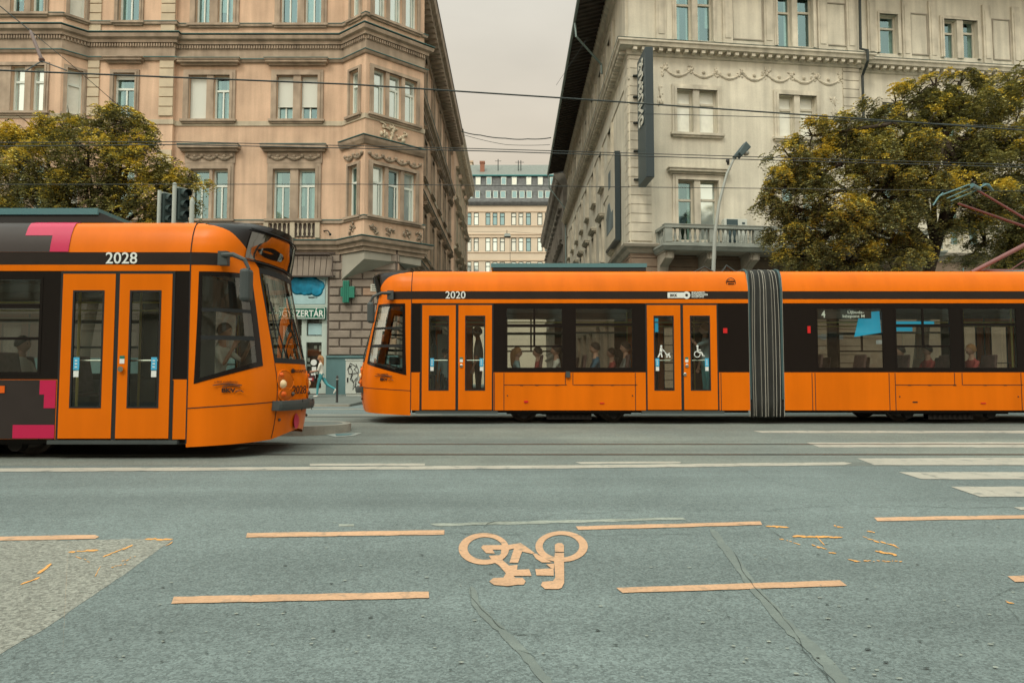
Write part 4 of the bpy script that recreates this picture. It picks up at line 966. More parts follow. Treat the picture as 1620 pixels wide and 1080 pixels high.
# billboard on the side wall
BB = empty('wall_billboard', (4.75, 31.5, 9), 'framed advertising board with a pale picture hung on the side wall of the cream building', 'billboard')
y0_, y1_ = 30.2, 33.4; zb_lo, zb_hi = 1+(600-378)/F*30.2, 1+(600-233)/F*30.2
b = MB(); b.box(4.62, 4.86, y0_, y1_, zb_lo, zb_hi); b.build('board_case', 'sign_black', BB)
b = MB(); b.box(4.60, 4.619, y0_+.08, y1_-.08, zb_lo+.08, zb_hi-.08); b.build('poster_sheet', 'poster', BB)
b = MB(); b.box(4.588, 4.599, y0_+.5, y1_-.6, zb_lo+.7, zb_lo+1.5); b.hexa([(4.585,y0_+1,zb_lo+1.5),(4.598,y0_+1,zb_lo+1.5),(4.598,y1_-.5,zb_lo+1.5),(4.585,y1_-.5,zb_lo+1.5),(4.585,y0_+1.6,zb_lo+2.1),(4.598,y0_+1.6,zb_lo+2.1),(4.598,y1_-1.1,zb_lo+2.1),(4.585,y1_-1.1,zb_lo+2.1)])
b.box(4.588, 4.599, y0_+1.2, y1_-1.3, zb_hi-1.3, zb_hi-.5); b.build('poster_picture', 'poster_dark', BB)

# ------------------------------------------------------------------ FAR BUILDING closing the side street
FB = empty('mansard_office_block', (0, 103, .3), 'pale long office block closing the lane, with rows of windows and a slate mansard roof', 'building')
fF = Fac(-16, 103, 1, 0); YF = 103
def zf(y): return at(810, y, YF).z
cols = [a+ (b_-a)*0 for a, b_ in ()]
c1 = [(107,147),(168,212),(273,317),(337,380),(402,447),(504,550),(570,613),(637,682),(740,785),(808,853)]
def fx(v): return fF.px(720+v/5.683, 360)[0]
cl = [(fx(a), fx(b_)) for a, b_ in c1]
per = cl[5][0]-cl[2][0]
ext = []
for a, b_ in cl[2:8]+cl[8:]: ext.append((a, b_))
ext += cl[:2]; ext += [(cl[7][0]+per, cl[7][1]+per+0)] if False else []
ext += [(a-per, b_-per) for a, b_ in cl[2:3]] + [(a-2*per, b_-2*per) for a, b_ in cl[2:5]] + [(a+2*per, b_+2*per) for a, b_ in cl[4:8]]
rows_ = [(zf(356.3), zf(336.6)), (zf(397.8), zf(376)), (zf(438), zf(414)), (zf(480), zf(456))]
hs = [(a, b_, c, e) for (c, e) in rows_ for a, b_ in ext]
eaveZ = zf(321)
mb = MB(); wall(mb, fF, 0, 32, 0, eaveZ, hs, .15); mb.build('wall', 'far_wall', FB)
RF = random.Random(11)
for h in hs: window(fF, h, FB, fm='frame_dark', pm=RF.choice(['pane_sky','pane_curtain','pane_sky','pane_blue']), style='tee', tr=.70, rec=.10, bw=.10)
pth = [(-16,103),(16,103)]
for y in (337-2, 357.5, 371, 375.5, 399.5, 412): 
    z = zf(y); b = MB(); sweep(b, pth, [(0,z-.06),(.10,z-.05),(.10,z+.05),(0,z+.06)]); b.build('string_course', 'far_trim', FB)
b = MB(); sweep(b, pth, [(0,eaveZ-.45),(.25,eaveZ-.4),(.5,eaveZ),(.5,eaveZ+.15),(0,eaveZ+.2)]); b.build('eaves_band', 'slate', FB)
zm = zf(274); zrg = zf(261.5)
b = MB(); b.quad((-16,102.7,eaveZ+.2),(16,102.7,eaveZ+.2),(16,104.6,zm),(-16,104.6,zm)); b.build('roof', 'slate', FB)
b = MB(); b.quad((-16,104.5,zm+.1),(16,104.5,zm+.1),(16,109,at(810,261,109).z),(-16,109,at(810,261,109).z)); b.box(-16,16,104.3,104.6,zm,zm+.15); b.build('upper_roof', 'slate_green', FB)
b = MB(); sweep(b, [(-16,104.3),(16,104.3)], [(0,zm-.1),(.15,zm),(.15,zm+.12),(0,zm+.15)]); b.build('roof_flashing', 'roof_teal', FB)
def dormer(x0, x1, yt, yb, row):
    a, c = fF.px(720+x0/5.683, (yt+yb)/2)[0], fF.px(720+x1/5.683, (yt+yb)/2)[0]
    z0_, z1_ = zf(yb), zf(yt); Yd = 102.7+(z0_-eaveZ)/(zm-eaveZ)*1.9
    m = MB(); m.box(-16+a-.12, -16+c+.12, Yd-.05, Yd+2.0, z0_-.15, z1_+.14); d_ = m.build('dormer', 'slate_green', FB)
    f = Fac(-16, Yd-.06, 1, 0); m = MB()
    for (p,q,r_,t) in ((a-.06,a,z0_,z1_),(c,c+.06,z0_,z1_),(a-.06,c+.06,z1_,z1_+.07),(a-.06,c+.06,z0_-.07,z0_)): m.fbox(f, p, q, 0, .06, r_, t)
    m.build('frame', 'frame_white', d_)
    m = MB(); m.fbox(f, a, c, 0, .03, z0_, z1_); m.build('pane', 'pane_curtain' if row == 0 and (x0 in (186,514,645,750)) else 'pane_blue', d_)
for x0, x1 in ((186,222),(284,322),(417,455),(514,550),(645,682),(750,786),(860,898),(60,98)): dormer(x0, x1, 278.5, 289, 0)
for x0, x1 in ((118,152),(186,220),(280,318),(346,382),(412,450),(514,552),(582,620),(646,686),(750,788),(815,852),(880,918)): dormer(x0, x1, 303, 312.8, 1)
b = MB(); cx = at(763, 250, 106); b.box(cx.x-.35, cx.x+.35, 106, 106.6, zm, at(763,255,106).z-.3); b.box(cx.x-.42, cx.x+.42, 105.9, 106.7, at(763,255,106).z-.299, at(763,255,106).z); b.build('chimney', 'brick_red', FB)
for (x, y) in ((788,252),(820,254),(824,254)):
    p = at(x, y, 106.5); b = MB(); b.tube([(p.x,106.5,zm),(p.x,106.5,p.z)], .07, 5); b.tube([(p.x-.5,106.5,p.z-.3),(p.x+.5,106.5,p.z-.3)], .04, 5); b.build('aerial', 'wire', FB)
TB = empty('distant_tower_block', (-8, 125, .3), 'pinkish top of a taller block peeping over the slate mansard roof', 'building')
p = at(735, 252, 125); q = at(752, 262, 125); b = MB(); b.box(p.x-4, q.x-.6, 125, 132, 0, p.z-.6); b.build('wall', 'far_wall', TB)
b = MB(); b.box(p.x-4.2, q.x-.4, 124.8, 132.2, p.z-.598, p.z-.3); b.build('parapet', 'far_trim', TB)

# ------------------------------------------------------------------ houses on the near side of the street, behind the camera
sidehouse('opposite_house', 'cream house on the near side of the street, behind the camera', Fac(-3, -13, -1, 0), 27, 15.5, [(4.6,6.8),(8.4,10.6),(12,14)], 'plaster_r', 'trim_pale', .6, pm='pane_curtain', first=1.5)
sidehouse('opposite_house', 'brownish house on the near side of the street, next to the cream one', Fac(-30.2, -13, -1, 0), 27, 14.5, [(4.4,6.6),(8.2,10.4)], 'ground_r', 'trim_pale', .6, pm='pane_curtain', first=1.5)
sidehouse('opposite_house', 'peach house on the near side of the street, behind the camera', Fac(22, -13, -1, 0), 25, 14, [(4.4,6.6),(8.2,10.4)], 'plaster_l', 'trim_pale', .6, pm='pane_curtain', first=1.5)
sidehouse('opposite_house', 'grey house on the near side of the street, furthest along behind the camera', Fac(45, -13, -1, 0), 22.6, 17, [(4.4,6.6),(8.2,10.4),(12.2,14.4)], 'concrete_wall', 'trim_pale', .6, pm='pane_curtain', first=1.5)

# ------------------------------------------------------------------ TRAMS (local frame: +x towards the nose, x = 0 at the cab seam)
def lerp_tab(tab, x):
    if x <= tab[0][0]: return tab[0][1]
    for (a, va), (b, vb) in zip(tab, tab[1:]):
        if x <= b:
            t = (x-a)/(b-a); return va+(vb-va)*t
    return tab[-1][1]
def smooth_tab(tab):
    """monotone-ish cubic through the table, sampled densely"""
    n = len(tab); ms = []
    for i in range(n):
        a = tab[max(i-1,0)]; b = tab[min(i+1,n-1)]; ms.append((b[1]-a[1])/(b[0]-a[0]))
    o = []
    for i in range(n-1):
        (x0,y0),(x1,y1) = tab[i], tab[i+1]; h = x1-x0
        for k in range(12):
            t = k/12; h00 = 2*t**3-3*t*t+1; h10 = t**3-2*t*t+t; h01 = -2*t**3+3*t*t; h11 = t**3-t*t
            o.append((x0+h*t, h00*y0+h10*h*ms[i]+h01*y1+h11*h*ms[i+1]))
    return o+[tab[-1]]
CL = [1.0]
UT = smooth_tab([(0,0),(.2,.25),(.4,.5),(.6,.73),(.75,.865),(.85,.930),(.93,.970),(1,.995)])
WT = smooth_tab([(0,1.2),(.2,1.185),(.4,1.12),(.6,.95),(.75,.69),(.85,.49),(.93,.27),(1,0)])
LT = smooth_tab([(.1,1.04),(.3,1.10),(.6,1.15),(.95,1.16),(1.22,1.11),(1.8,.98),(2.45,.83),(2.62,.82),(2.8,.86),(3.08,.92),(3.2,.92)])
WZ = [(0,1),(2.5,1),(2.62,1.0),(2.72,.9875),(2.84,.9625),(2.95,.925),(3.02,.883),(3.055,.79),(3.10,.70)]
TB = .76
def S(t, z, sg, off=0):
    def p(t, z): return Vector((CL[0]*lerp_tab(UT,t)*lerp_tab(LT,z), sg*lerp_tab(WT,t)*lerp_tab(WZ,z), z))
    c = p(t, z)
    if off:
        e = .02; a = p(min(t+e,1), z)-p(max(t-e,0), z); b = p(t, z+e)-p(t, z-e)
        n = a.cross(b)*(-1 if sg > 0 else 1) if True else 0
        if t > .995: n = Vector((1,0,.12))
        n.normalize(); 
        if n.dot(Vector((.3+t, sg*(1.2-t), 0))) < 0: n = -n
        c = c+n*off
    return c
def S2(q, z, off=0, tb=TB):
    return S(1-(1-tb)*abs(q), z, -1 if q < 0 else 1, off)
def patch(mb, c00, c10, c11, c01, nu, nv, sg, off=0):
    def fn(a, b):
        t = (c00[0]*(1-a)+c10[0]*a)*(1-b)+(c01[0]*(1-a)+c11[0]*a)*b
        z = (c00[1]*(1-a)+c10[1]*a)*(1-b)+(c01[1]*(1-a)+c11[1]*a)*b
        return S(t, z, sg, off)
    mb.grid(fn, nu, nv)
ROOFP = [(1.2,2.62),(1.185,2.72),(1.155,2.84),(1.11,2.95),(1.06,3.02),(.95,3.055),(.60,3.07),(0,3.08)]
DOOR_Z = (.26, 2.34); DG = (.64, 2.13)
def tram(loc, rz, label, near, number, livery, modules, group):
    T = empty('tram', loc, label, 'tram', group, rz, local=True)
    def side(sg):
        if sg < 0: f = Fac(0,-1.2,1,0); return f, (lambda a, b: (-b, -a))
        f = Fac(0,1.2,-1,0); return f, (lambda a, b: (a, b))
    for (sa, sb, doors, wins, joints, wheels, end) in modules:
        o = MB(); seam = MB(); inn = MB()
        for sg in (-1, 1):
            bd = MB(); st = MB()
            f, m = side(sg); a, b = m(sa, sb)
            dh = [(*m(*d), .0, 2.40) for d in doors]
            def clip(hs, z0, z1): return [(h[0], h[1], max(h[2],z0), min(h[3],z1)) for h in hs]
            wall(o, f, a, b, .25, 1.0, clip(dh,.25,1.0), .02); wall(o, f, a, b, 2.38, 2.46, [], .0)
            wh = [(*m(*w[:2]), 1.06, 2.30) for w in wins]
            wall(bd, f, a, b, 1.0, 2.38, [(h[0],h[1],1.0,2.36) for h in dh]+wh, .03, -.004)
            bd.fbox(f, a, b, -.004, -.002, 2.376, 2.383) if False else None
            st.quad(f.P(a,.001,2.46), f.P(b,.001,2.46), f.P(b,.001,2.62), f.P(a,.001,2.62))
            bd.build('window_band', 'tram_black', T); st.build('dark_stripe', 'tram_stripe', T)
            # interior lining
            wall(inn, f, a, b, .33, 1.0, clip(dh,.33,1.0), .0, -.06)
            wall(inn, f, a, b, 2.28, 2.45, [], .0, -.07)
            # panel joints
            for j in joints:
                x0, x1 = m(j[0]-.006, j[0]+.006); seam.fbox(f, x0, x1, .0, .004, j[1], j[2])
            for w in wins:
                if len(w) > 3 and w[3]: x0, x1 = m(w[0]-.02, w[1]+.06); seam.fbox(f, x0, x1, .0, .004, .745, .757)
            # doors
            for d in doors:
                a0, b0 = m(*d); mid = (a0+b0)/2; gp = .028
                for lf, (x0, x1) in enumerate(((a0+.02, mid-gp), (mid+gp, b0-.02))):
                    q = MB(); w = x1-x0; gx0, gx1 = x0+w*.20, x1-w*.20
                    wall(q, f, x0, x1, *DOOR_Z, [(gx0,gx1,*DG)], .03, .012)
                    for (r0,r1,r2,r3) in ((x0,x0,*DOOR_Z),(x1,x1,*DOOR_Z)): q.quad(f.P(r0,.012,r2), f.P(r0,-.04,r2), f.P(r0,-.04,r3), f.P(r0,.012,r3))
                    dl = q.build('door_leaf', 'orange', T)
                    q = MB()
                    for (r0,r1,r2,r3) in ((gx0,gx0+.022,DG[0],DG[1]),(gx1-.022,gx1,DG[0],DG[1]),(gx0+.022,gx1-.022,DG[0],DG[0]+.022),(gx0+.022,gx1-.022,DG[1]-.022,DG[1])): q.fbox(f, r0, r1, -.01, .016, r2, r3)
                    q.build('window_seal', 'rubber', dl)
                    q = MB(); q.quad(f.P(gx0,.002,DG[0]), f.P(gx1,.002,DG[0]), f.P(gx1,.002,DG[1]), f.P(gx0,.002,DG[1])); q.build('pane', 'glass_door', dl)
                    if sg == near:
                        q = MB(); xx = gx0+.03 if lf == 0 else gx1-.11
                        q.fbox(f, xx, xx+.075, .004, .007, 1.12, 1.28); q.build('blue_sticker', 'sticker_blue', dl)
                        q = MB(); q.fbox(f, xx+.005, xx+.07, .004, .008, 1.03, 1.11)
                        for kk in range(3): q.fbox(f, xx+.02, xx+.05, .0071, .009, 1.15+kk*.04, 1.165+kk*.04)
                        q.build('white_sticker', 'sticker_white', dl)
                        if lf == 1:
                            q = MB(); q.lathe(f.P(x0+w*.09, .03, 1.13), [(.035,-.02),(.035,.0),(.02,.005)], 14, 'y'); q.build('push_button', 'chrome', dl)
                            q = MB(); q.fbox(f, x0+w*.09-.03, x0+w*.09+.03, .013, .017, 1.20, 1.26); q.build('button_label', 'sticker_white', dl)
                            q = MB(); q.fbox(f, x0+w*.09-.03, x0+w*.09+.03, .013, .018, 1.262, 1.30); q.build('button_label', 'cross_green', dl)
                    q = MB(); q.tube([f.P(x0+w*.15,-.08,1.24), f.P(x1-w*.15,-.08,1.24)], .012, 6); q.build('grab_rail', 'chrome', dl)
                q = MB(); q.fbox(f, a0-.012, a0+.0195, -.03, .004, .24, 2.36); q.fbox(f, b0-.0195, b0+.012, -.03, .004, .24, 2.36); q.fbox(f, mid-gp+.001, mid+gp-.001, -.03, .008, .24, 2.34); q.fbox(f, a0-.012, b0+.012, -.03, .006, 2.3405, 2.375)
                q.build('door_frame', 'rubber', T)
                q = MB(); q.fbox(f, a0-.1, b0+.1, -.1, .03, .19, .238); q.build('door_step', 'bumper', T)
            # windows
            for w in wins:
                a0, b0 = m(w[0], w[1]); q = MB(); zb, zt = 1.06, 2.30; e = .035
                for (r0,r1,r2,r3) in ((a0,a0+e,zb,zt),(b0-e,b0,zb,zt),(a0+e,b0-e,zb,zb+e),(a0+e,b0-e,zt-e,zt)): q.fbox(f, r0, r1, -.03, .002, r2, r3)
                if w[2] == 2:
                    q.fbox(f, a0+e, b0-e, -.025, .006, 1.90, 1.96); q.fbox(f, a0+e, b0-e, -.025, .004, 1.50, 1.535); mm = (a0+b0)/2; q.fbox(f, mm-.02, mm+.02, -.024, .003, 1.535, zt-e)
                elif w[2] == 1: q.fbox(f, a0+e, b0-e, -.025, .006, 1.93, 1.975)
                wn = q.build('window', 'tram_black', T)
                q = MB(); q.quad(f.P(a0,-.006,zb), f.P(b0,-.006,zb), f.P(b0,-.006,zt), f.P(a0,-.006,zt)); q.build('pane', 'glass_tram', wn)
        # roof shell
        pr = [(p[0], p[1]) for p in ROOFP] + [(-p[0], p[1]) for p in ROOFP[-2::-1]]
        o.smooth = True
        n = len(pr); o.add([(-s, y, z) for s in (sa, sb) for (y, z) in pr], [(k, k+1, n+k+1, n+k) for k in range(n-1)]); o.smooth = False
        o.build('body_shell', 'orange', T)
        inn.quad((-sa,-1.12,.33), (-sb,-1.12,.33), (-sb,1.12,.33), (-sa,1.12,.33)); inn.build('inner_lining', 'interior', T)
        q = MB(); q.quad((-sa,-1.13,2.40), (-sb,-1.13,2.40), (-sb,1.13,2.40), (-sa,1.13,2.40)); q.box(-sb,-sa,-.25,.25,2.34,2.36); q.build('ceiling', 'interior', T)
        if seam.v: seam.build('panel_joint', 'rubber', T)
        q = MB(); q.box(-sb+.02, -sa-.02, -1.08, 1.08, .20, .325); q.box(-sb+.02, -sa-.02, -1.15, -1.081, .20, .25); q.box(-sb+.02, -sa-.02, 1.081, 1.15, .20, .25); q.build('underframe', 'under', T)
        for wx in wheels:
            for y in (-.72, .72):
                q = MB(); q.smooth = False; sgn = -1 if y < 0 else 1
                q.lathe((-wx, y, .30), [(.06,-.12*sgn),(.28,-.10*sgn),(.30,.0),(.30,.03*sgn),(.26,.05*sgn),(.20,.02*sgn),(.09,.03*sgn),(.05,.10*sgn)], 26, 'y'); q.build('wheel', 'wheel', T)
        if wheels:
            q = MB(); c = sum(wheels)/len(wheels); h = (max(wheels)-min(wheels))/2
            for y in (-1.0, 1.0):
                q.box(-c-h-.35, -c+h+.35, y-.05, y+.05, .17, .23); q.box(-c-.45, -c+.45, y-.07, y+.07, .06, .17)
                for k in (-1, 1): q.tube([(-c+k*h, y-.06, .18), (-c+k*h, y+.06, .18)], .10, 10)
                for k in range(9): q.box(-c-.4+k*.1, -c-.35+k*.1, y-.085, y+.085, .07, .16)
            q.build('bogie_frame', 'under', T)
        # bulkhead at the end of the train section
        if end: q = MB(); q.box(-sb-.02, -sb, -1.18, 1.18, .26, 3.0); q.build('end_wall', 'interior_dark', T)
        # seats and poles
        R = random.Random(int(sa*10)+3)
        def is_door(s): return any(d[0]-.25 < s < d[1]+.25 for d in doors)
        s = sa+.55
        while s < sb-.6:
            if not is_door(s) and not is_door(s+.35):
                for y in (-.78, .78):
                    q = MB(); fw = 1
                    q.box(-s-.22, -s+.22, y-.24, y+.24, .74, .80); q.hexa([(-s-.26,y-.24,.80),(-s-.20,y-.24,.80),(-s-.20,y+.24,.80),(-s-.26,y+.24,.80),(-s-.34,y-.22,1.36),(-s-.29,y-.22,1.36),(-s-.29,y+.22,1.36),(-s-.34,y+.22,1.36)])
                    q.box(-s-.12, -s+.12, y-.05, y+.05, .331, .739)
                    q.build('passenger_seat', 'seat', T, bevel=.02)
            s += .88
        q = MB()
        for d in doors:
            for ss in (d[0]-.05, d[1]+.05):
                for y in (-.75, .75): q.tube([(-ss, y, .335), (-ss, y, 2.39)], .017, 6)
        for y in (-.55, .55): q.tube([(-sa-.2, y, 2.05), (-sb+.2, y, 2.05)], .014, 6)
        q.build('grab_pole', 'pole', T)
    # bellows between sections
    for m0, m1 in zip(modules, modules[1:]):
        a, b = m0[1], m1[0]; L = b-a; nr = 9; hw0 = 1.17
        sec = [(.93,.10),(.99,.13),(1.0,.45),(1.0,1.0),(1.0,1.6),(1.0,2.2),(1.0,2.66),(.985,2.76),(.965,2.88),(.93,2.98),(.88,3.04),(.76,3.08),(.4,3.09),(0,3.09)]
        sec = [(1.17*1.0 if i > 1 else 1.17*p[0], p[1]) if i < 7 else (1.17*p[0], p[1]) for i, p in enumerate(sec)]
        full = sec + [(-y, z) for (y, z) in sec[-2::-1]]
        fl = 1.0
        def pt(k, u):
            y, z = full[k]; c = -abs(sin(pi*u*nr)); d = .055*c
            bow = (u-.5)*2; w = 1 - .10*max(0, (z-2.3)/.8)**1.3 + .05*sin(pi*min(z,2.6)/2.6)
            sx_ = a+L/2+bow*L/2*(w if abs(bow) < .99 else 1)
            v = Vector((0, y, z-1.6)); vl = v.length; n = Vector((0, 1 if y > 0 else -1, 0)) if z < 2.7 else Vector((0, y, z-2.3)).normalized()
            if z < .5: n = Vector((0, 1 if y > 0 else -1, -.3))
            g = Vector((-sx_, y, z)) + n*(d+.02+.02*sin(pi*u)); return g
        q = MB(); q.smooth = True; nu = nr*8
        q.grid(lambda i, j: pt(min(len(full)-1, round(j*(len(full)-1))), i), nu, len(full)-1); q.build('bellows', 'bellows', T)
        q = MB()
        for r in range(0, nr+1):
            u = min(.995, max(.005, r/nr+(.25*sin(r*2.3)/nr if 0 < r < nr else 0))); q.tube([pt(k, u)+Vector((0, .006 if full[k][0] > 0 else -.006, .0)) for k in range(1, len(full)-1)], .0075, 5)
        q.build('bellows_rib', 'bellows_rib', T)
        q = MB()
        for x in (-a-.02, -b+.02): q.tube([(x, y*1.0, z+.01) for (y, z) in full[2:-2]], .03, 6)
        q.build('bellows_ring', 'teal_roof', T)
    # ---------------- cab
    o = MB(); o.smooth = True; zb0 = lambda t: .15+.05*min(1,t/.76)+(max(0,t-.76)/.24)*.10
    BLw, BRw, TRw, TLw = (.07,.96), (.645,1.19), (.665,2.37), (.12,2.36)
    zL = lambda t: BLw[1]+(BRw[1]-BLw[1])*(t-BLw[0])/(BRw[0]-BLw[0]); zU = lambda t: TLw[1]+(TRw[1]-TLw[1])*(t-TLw[0])/(TRw[0]-TLw[0])
    arch = smooth_tab([(2.5,.76),(2.67,.66),(2.80,.55),(2.93,.40),(2.99,.24),(3.03,.06)])
    for sg in (-1, 1):
        fr = MB(); gl = MB(); bar = MB()
        patch(o, (0,.15), (TB,.20), (TB,zL(TB)), (0,zL(0)), 18, 10, sg)
        patch(o, (0,zL(0)), BLw, TLw, (0,zU(0)), 3, 14, sg); patch(o, BRw, (TB,zL(TB)), (TB,zU(TB)), TRw, 5, 14, sg)
        patch(o, (0,zU(0)), (TB,zU(TB)), (TB,2.5), (0,2.5), 18, 3, sg)
        o.grid(lambda a, b: S(lerp_tab(arch, 2.5+b*.53)*a, 2.5+b*.53, sg), 18, 16)
        # window frame ring + glass + bars
        def inset(c, k):  # towards the centre of the window
            cx, cz = .375, 1.72; return (c[0]+(cx-c[0])*k, c[1]+(cz-c[1])*k*.55)
        out4 = [BLw, BRw, TRw, TLw]; in4 = [inset(c, .13) for c in out4]
        out4 = [inset(c, -.04) for c in out4]
        for k in range(4): k2 = (k+1) % 4; patch(fr, out4[k], out4[k2], in4[k2], in4[k], 12, 2, sg, .006)
        patch(gl, in4[0], in4[1], in4[2], in4[3], 12, 12, sg, .002)
        for zz, hh in ((1.885,.022),(1.53,.028)):
            lx = lambda z: in4[0][0]+(in4[3][0]-in4[0][0])*(z-.96)/1.4; rx = lambda z: in4[1][0]+(in4[2][0]-in4[1][0])*(z-1.19)/1.18
            patch(bar, (lx(zz),zz-hh), (rx(zz),zz-hh), (rx(zz),zz+hh), (lx(zz),zz+hh), 12, 1, sg, .008)
        fr.smooth = True; wf = fr.build('cab_side_window', 'tram_black', T); gl.build('pane', 'glass_door', wf); bar.build('glazing_bar', 'rubber', wf)
    o.grid(lambda a, b: S2(2*a-1, zb0(1-(1-TB)*abs(2*a-1))*(1-b)+(zL(TB) if abs(2*a-1) > .999 else 1.24)*b if True else 0), 24, 12)
    # roof between the arch edges and module roof
    o.build('cab_shell', 'orange', T)
    q = MB(); q.smooth = True
    q.grid(lambda a, b: S2(2*a-1, 1.24+(2.5-1.24)*b, .0), 28, 14); ws = q.build('windscreen', 'glass_front', T)
    q = MB(); q.smooth = True
    q.grid(lambda a, b: S2(2*a-1, 1.22+.07*b, .004), 28, 1); q.grid(lambda a, b: S2(2*a-1, 2.43+.08*b, .005), 28, 1)
    for sq in (-1, 1): q.grid(lambda a, b: S2(sq*(1.0-.06*a), 1.22+1.28*b, .004), 1, 12)
    q.build('windscreen_seal', 'rubber', ws)
    q = MB()
    q.tube([S2(-.55,1.30,.03), S2(-.75,1.75,.04), S2(-.80,2.05,.03)], .010, 5); q.tube([S2(-.83,1.5,.025), S2(-.78,2.3,.02)], .008, 5); q.tube([S2(.2,1.30,.03), S2(.0,1.8,.04)], .010, 5); q.tube([S2(.0,1.45,.025), S2(-.02,2.2,.02)], .008, 5)
    q.build('wiper', 'rubber', ws)
    # display pod above the windscreen
    q = MB(); q.smooth = True
    def pod(a, b):
        z = 2.5+b*.60; tbz = lerp_tab(arch, min(z, 3.03)); x = 2*a-1; t = 1-(1-tbz)*abs(x)
        p = S(t, z, -1 if x < 0 else 1, .0); return p
    q.grid(pod, 44, 14); q.smooth = False
    pts = [pod(i/44, 1) for i in range(45)]; q.add(pts+[Vector((0,0,3.10))], [(i, i+1, 45) for i in range(44)]); q.build('roof_pod', 'tram_black', T)
    q = MB(); q.smooth = True
    q.grid(lambda a, b: S(1-(1-.62)*abs(2*a-1), 2.60+.36*b, -1 if a < .5 else 1, .015), 24, 5); dp = q.build('destination_display', 'pod_glass', T)
    q = MB(); q.tube([S(1-(1-.60)*abs(2*a/24-1), 2.575, -1 if a < 12 else 1, .02) for a in range(25)], .010, 6); q.tube([S(1-(1-.60)*abs(2*a/24-1), 3.0, -1 if a < 12 else 1, .02) for a in range(25)], .010, 6); q.build('display_frame', 'rubber', dp)
    # stripe, joints
    for sg in (-1, 1): q = MB(); q.smooth = True; patch(q, (0,2.46), (.40,2.46), (.37,2.62), (0,2.62), 8, 2, sg, .003); q.build('dark_stripe', 'tram_stripe', T)
    q = MB()
    for sg in (-1, 1):
        patch(q, (0,.63), (.78,.70), (.78,.712), (0,.642), 14, 1, sg, .004)
        f, m = side(sg); x0, x1 = m(-.008, .008); q.fbox(f, x0, x1, -.01, .003, .2, 2.62)
        q.tube([(0, sg*p[0]*1.002, p[1]+.002) for p in ROOFP], .007, 4)
        q.grid(lambda a, b: S(TB+.006*(a-.5), .22+1.0*b, sg, .004), 1, 12)
    q.build('panel_joint', 'rubber', T)
    # bumper
    q = MB(); q.smooth = False
    def bm(a, zz, of): x = 2*a-1; k = min(1, (1-abs(x))*14); return S(1-(1-.72)*abs(x), zz, -1 if x < 0 else 1, .005+of*.72*k)
    q.grid(lambda a, b: bm(a, .59+.125*b, .15-.02*abs(2*b-1)), 32, 3); q.grid(lambda a, b: bm(a, .715, .13*(1-b)), 32, 1); q.grid(lambda a, b: bm(a, .59, .13*b), 32, 1)
    bp_ = q.build('bumper', 'bumper', T)
    q = MB(); q.tube([bm(.40, .57, .136), bm(.40, .73, .136)], .005, 4); q.tube([bm(.60, .57, .136), bm(.60, .73, .136)], .005, 4); q.build('bumper_joint', 'rubber', bp_)
    # headlight clusters
    for sg in (-1, 1):
        q = MB(); q.smooth = True
        def lens(cx, cz, rt, rz_, off, sgn):
            def fn(a, b):
                r = b; th = 2*pi*a; return S(cx+rt*r*cos(th), cz+rz_*r*sin(th), sgn, .006+off*(1-r*r))
            q.grid(fn, 20, 4)
        lens(.84, .985, .075, .135, .012, sg); lens(.845, .795, .07, .085, .012, sg); hl = q.build('headlight', 'recess_shade_orange', T)
        q = MB(); q.smooth = True; lens(.815, .94, .035, .065, .04, sg); q.build('lamp_lens', 'headlight', hl)
        q = MB(); q.smooth = True; lens(.805, 1.06, .022, .035, .035, sg); lens(.82, .80, .03, .045, .03, sg); q.build('indicator_lens', 'orange_dark', hl)
        q = MB(); q.smooth = True
        def rim(cx, cz, rt, rz_, sgn): q.tube([S(cx+rt*cos(a*pi/10), cz+rz_*sin(a*pi/10), sgn, .006) for a in range(21)], .008, 6)
        rim(.84, .985, .078, .14, sg); rim(.845, .795, .073, .088, sg); q.build('headlight_rim', 'orange', hl)
        q = MB(); p = S(.80, .46, sg, .01); q.ball(p, .022, 8, 5); p = S(.90, .80, sg, .02); q.ball(p, .03, 8, 5); q.build('parking_sensor', 'wheel', T)
        # mirror
        if sg != near: continue
        q = MB(); q.box(*((.36,.48) ), *( (1.15*sg, 1.24*sg) if sg > 0 else (1.24*sg, 1.15*sg)), 2.45, 2.63)
        q.tube([(.42, 1.22*sg, 2.58), (.58, 1.30*sg, 2.57), (.74, 1.33*sg, 2.50), (.80, 1.34*sg, 2.38)], [.034,.03,.026,.022], 8)
        ma = q.build('mirror_arm', 'bumper', T)
        q = MB(); q.box(.71, .84, min(1.26*sg,1.44*sg), max(1.26*sg,1.44*sg), 1.97, 2.38); q.build('mirror', 'bumper', ma, bevel=.04)
    # cab interior: floor, desk, bulkhead, seat
    q = MB(); q.poly([(0,-1.1,.5),(.45,-1.0,.5),(.75,-.6,.5),(.92,0,.5),(.75,.6,.5),(.45,1.0,.5),(0,1.1,.5)]); q.box(-.02,0,-1.15,-.42,.33,2.4); q.box(-.02,0,.42,1.15,.33,2.4); q.box(-.02,0,-.419,.419,1.95,2.4)
    q.poly([(0,-1.1,2.42),(.45,-1.0,2.42),(.60,-.6,2.42),(.70,0,2.42),(.60,.6,2.42),(.45,1.0,2.42),(0,1.1,2.42)]); q.build('cab_interior', 'interior_dark', T)
    q = MB(); q.hexa([(.35,-.8,.5),(.80,-.40,.5),(.80,.40,.5),(.35,.8,.5),(.38,-.8,1.10),(.84,-.42,1.20),(.84,.42,1.20),(.38,.8,1.10)]); q.box(.45,.6,-.3,.3,1.18,1.34); q.build('driver_desk', 'bumper', T, bevel=.02)
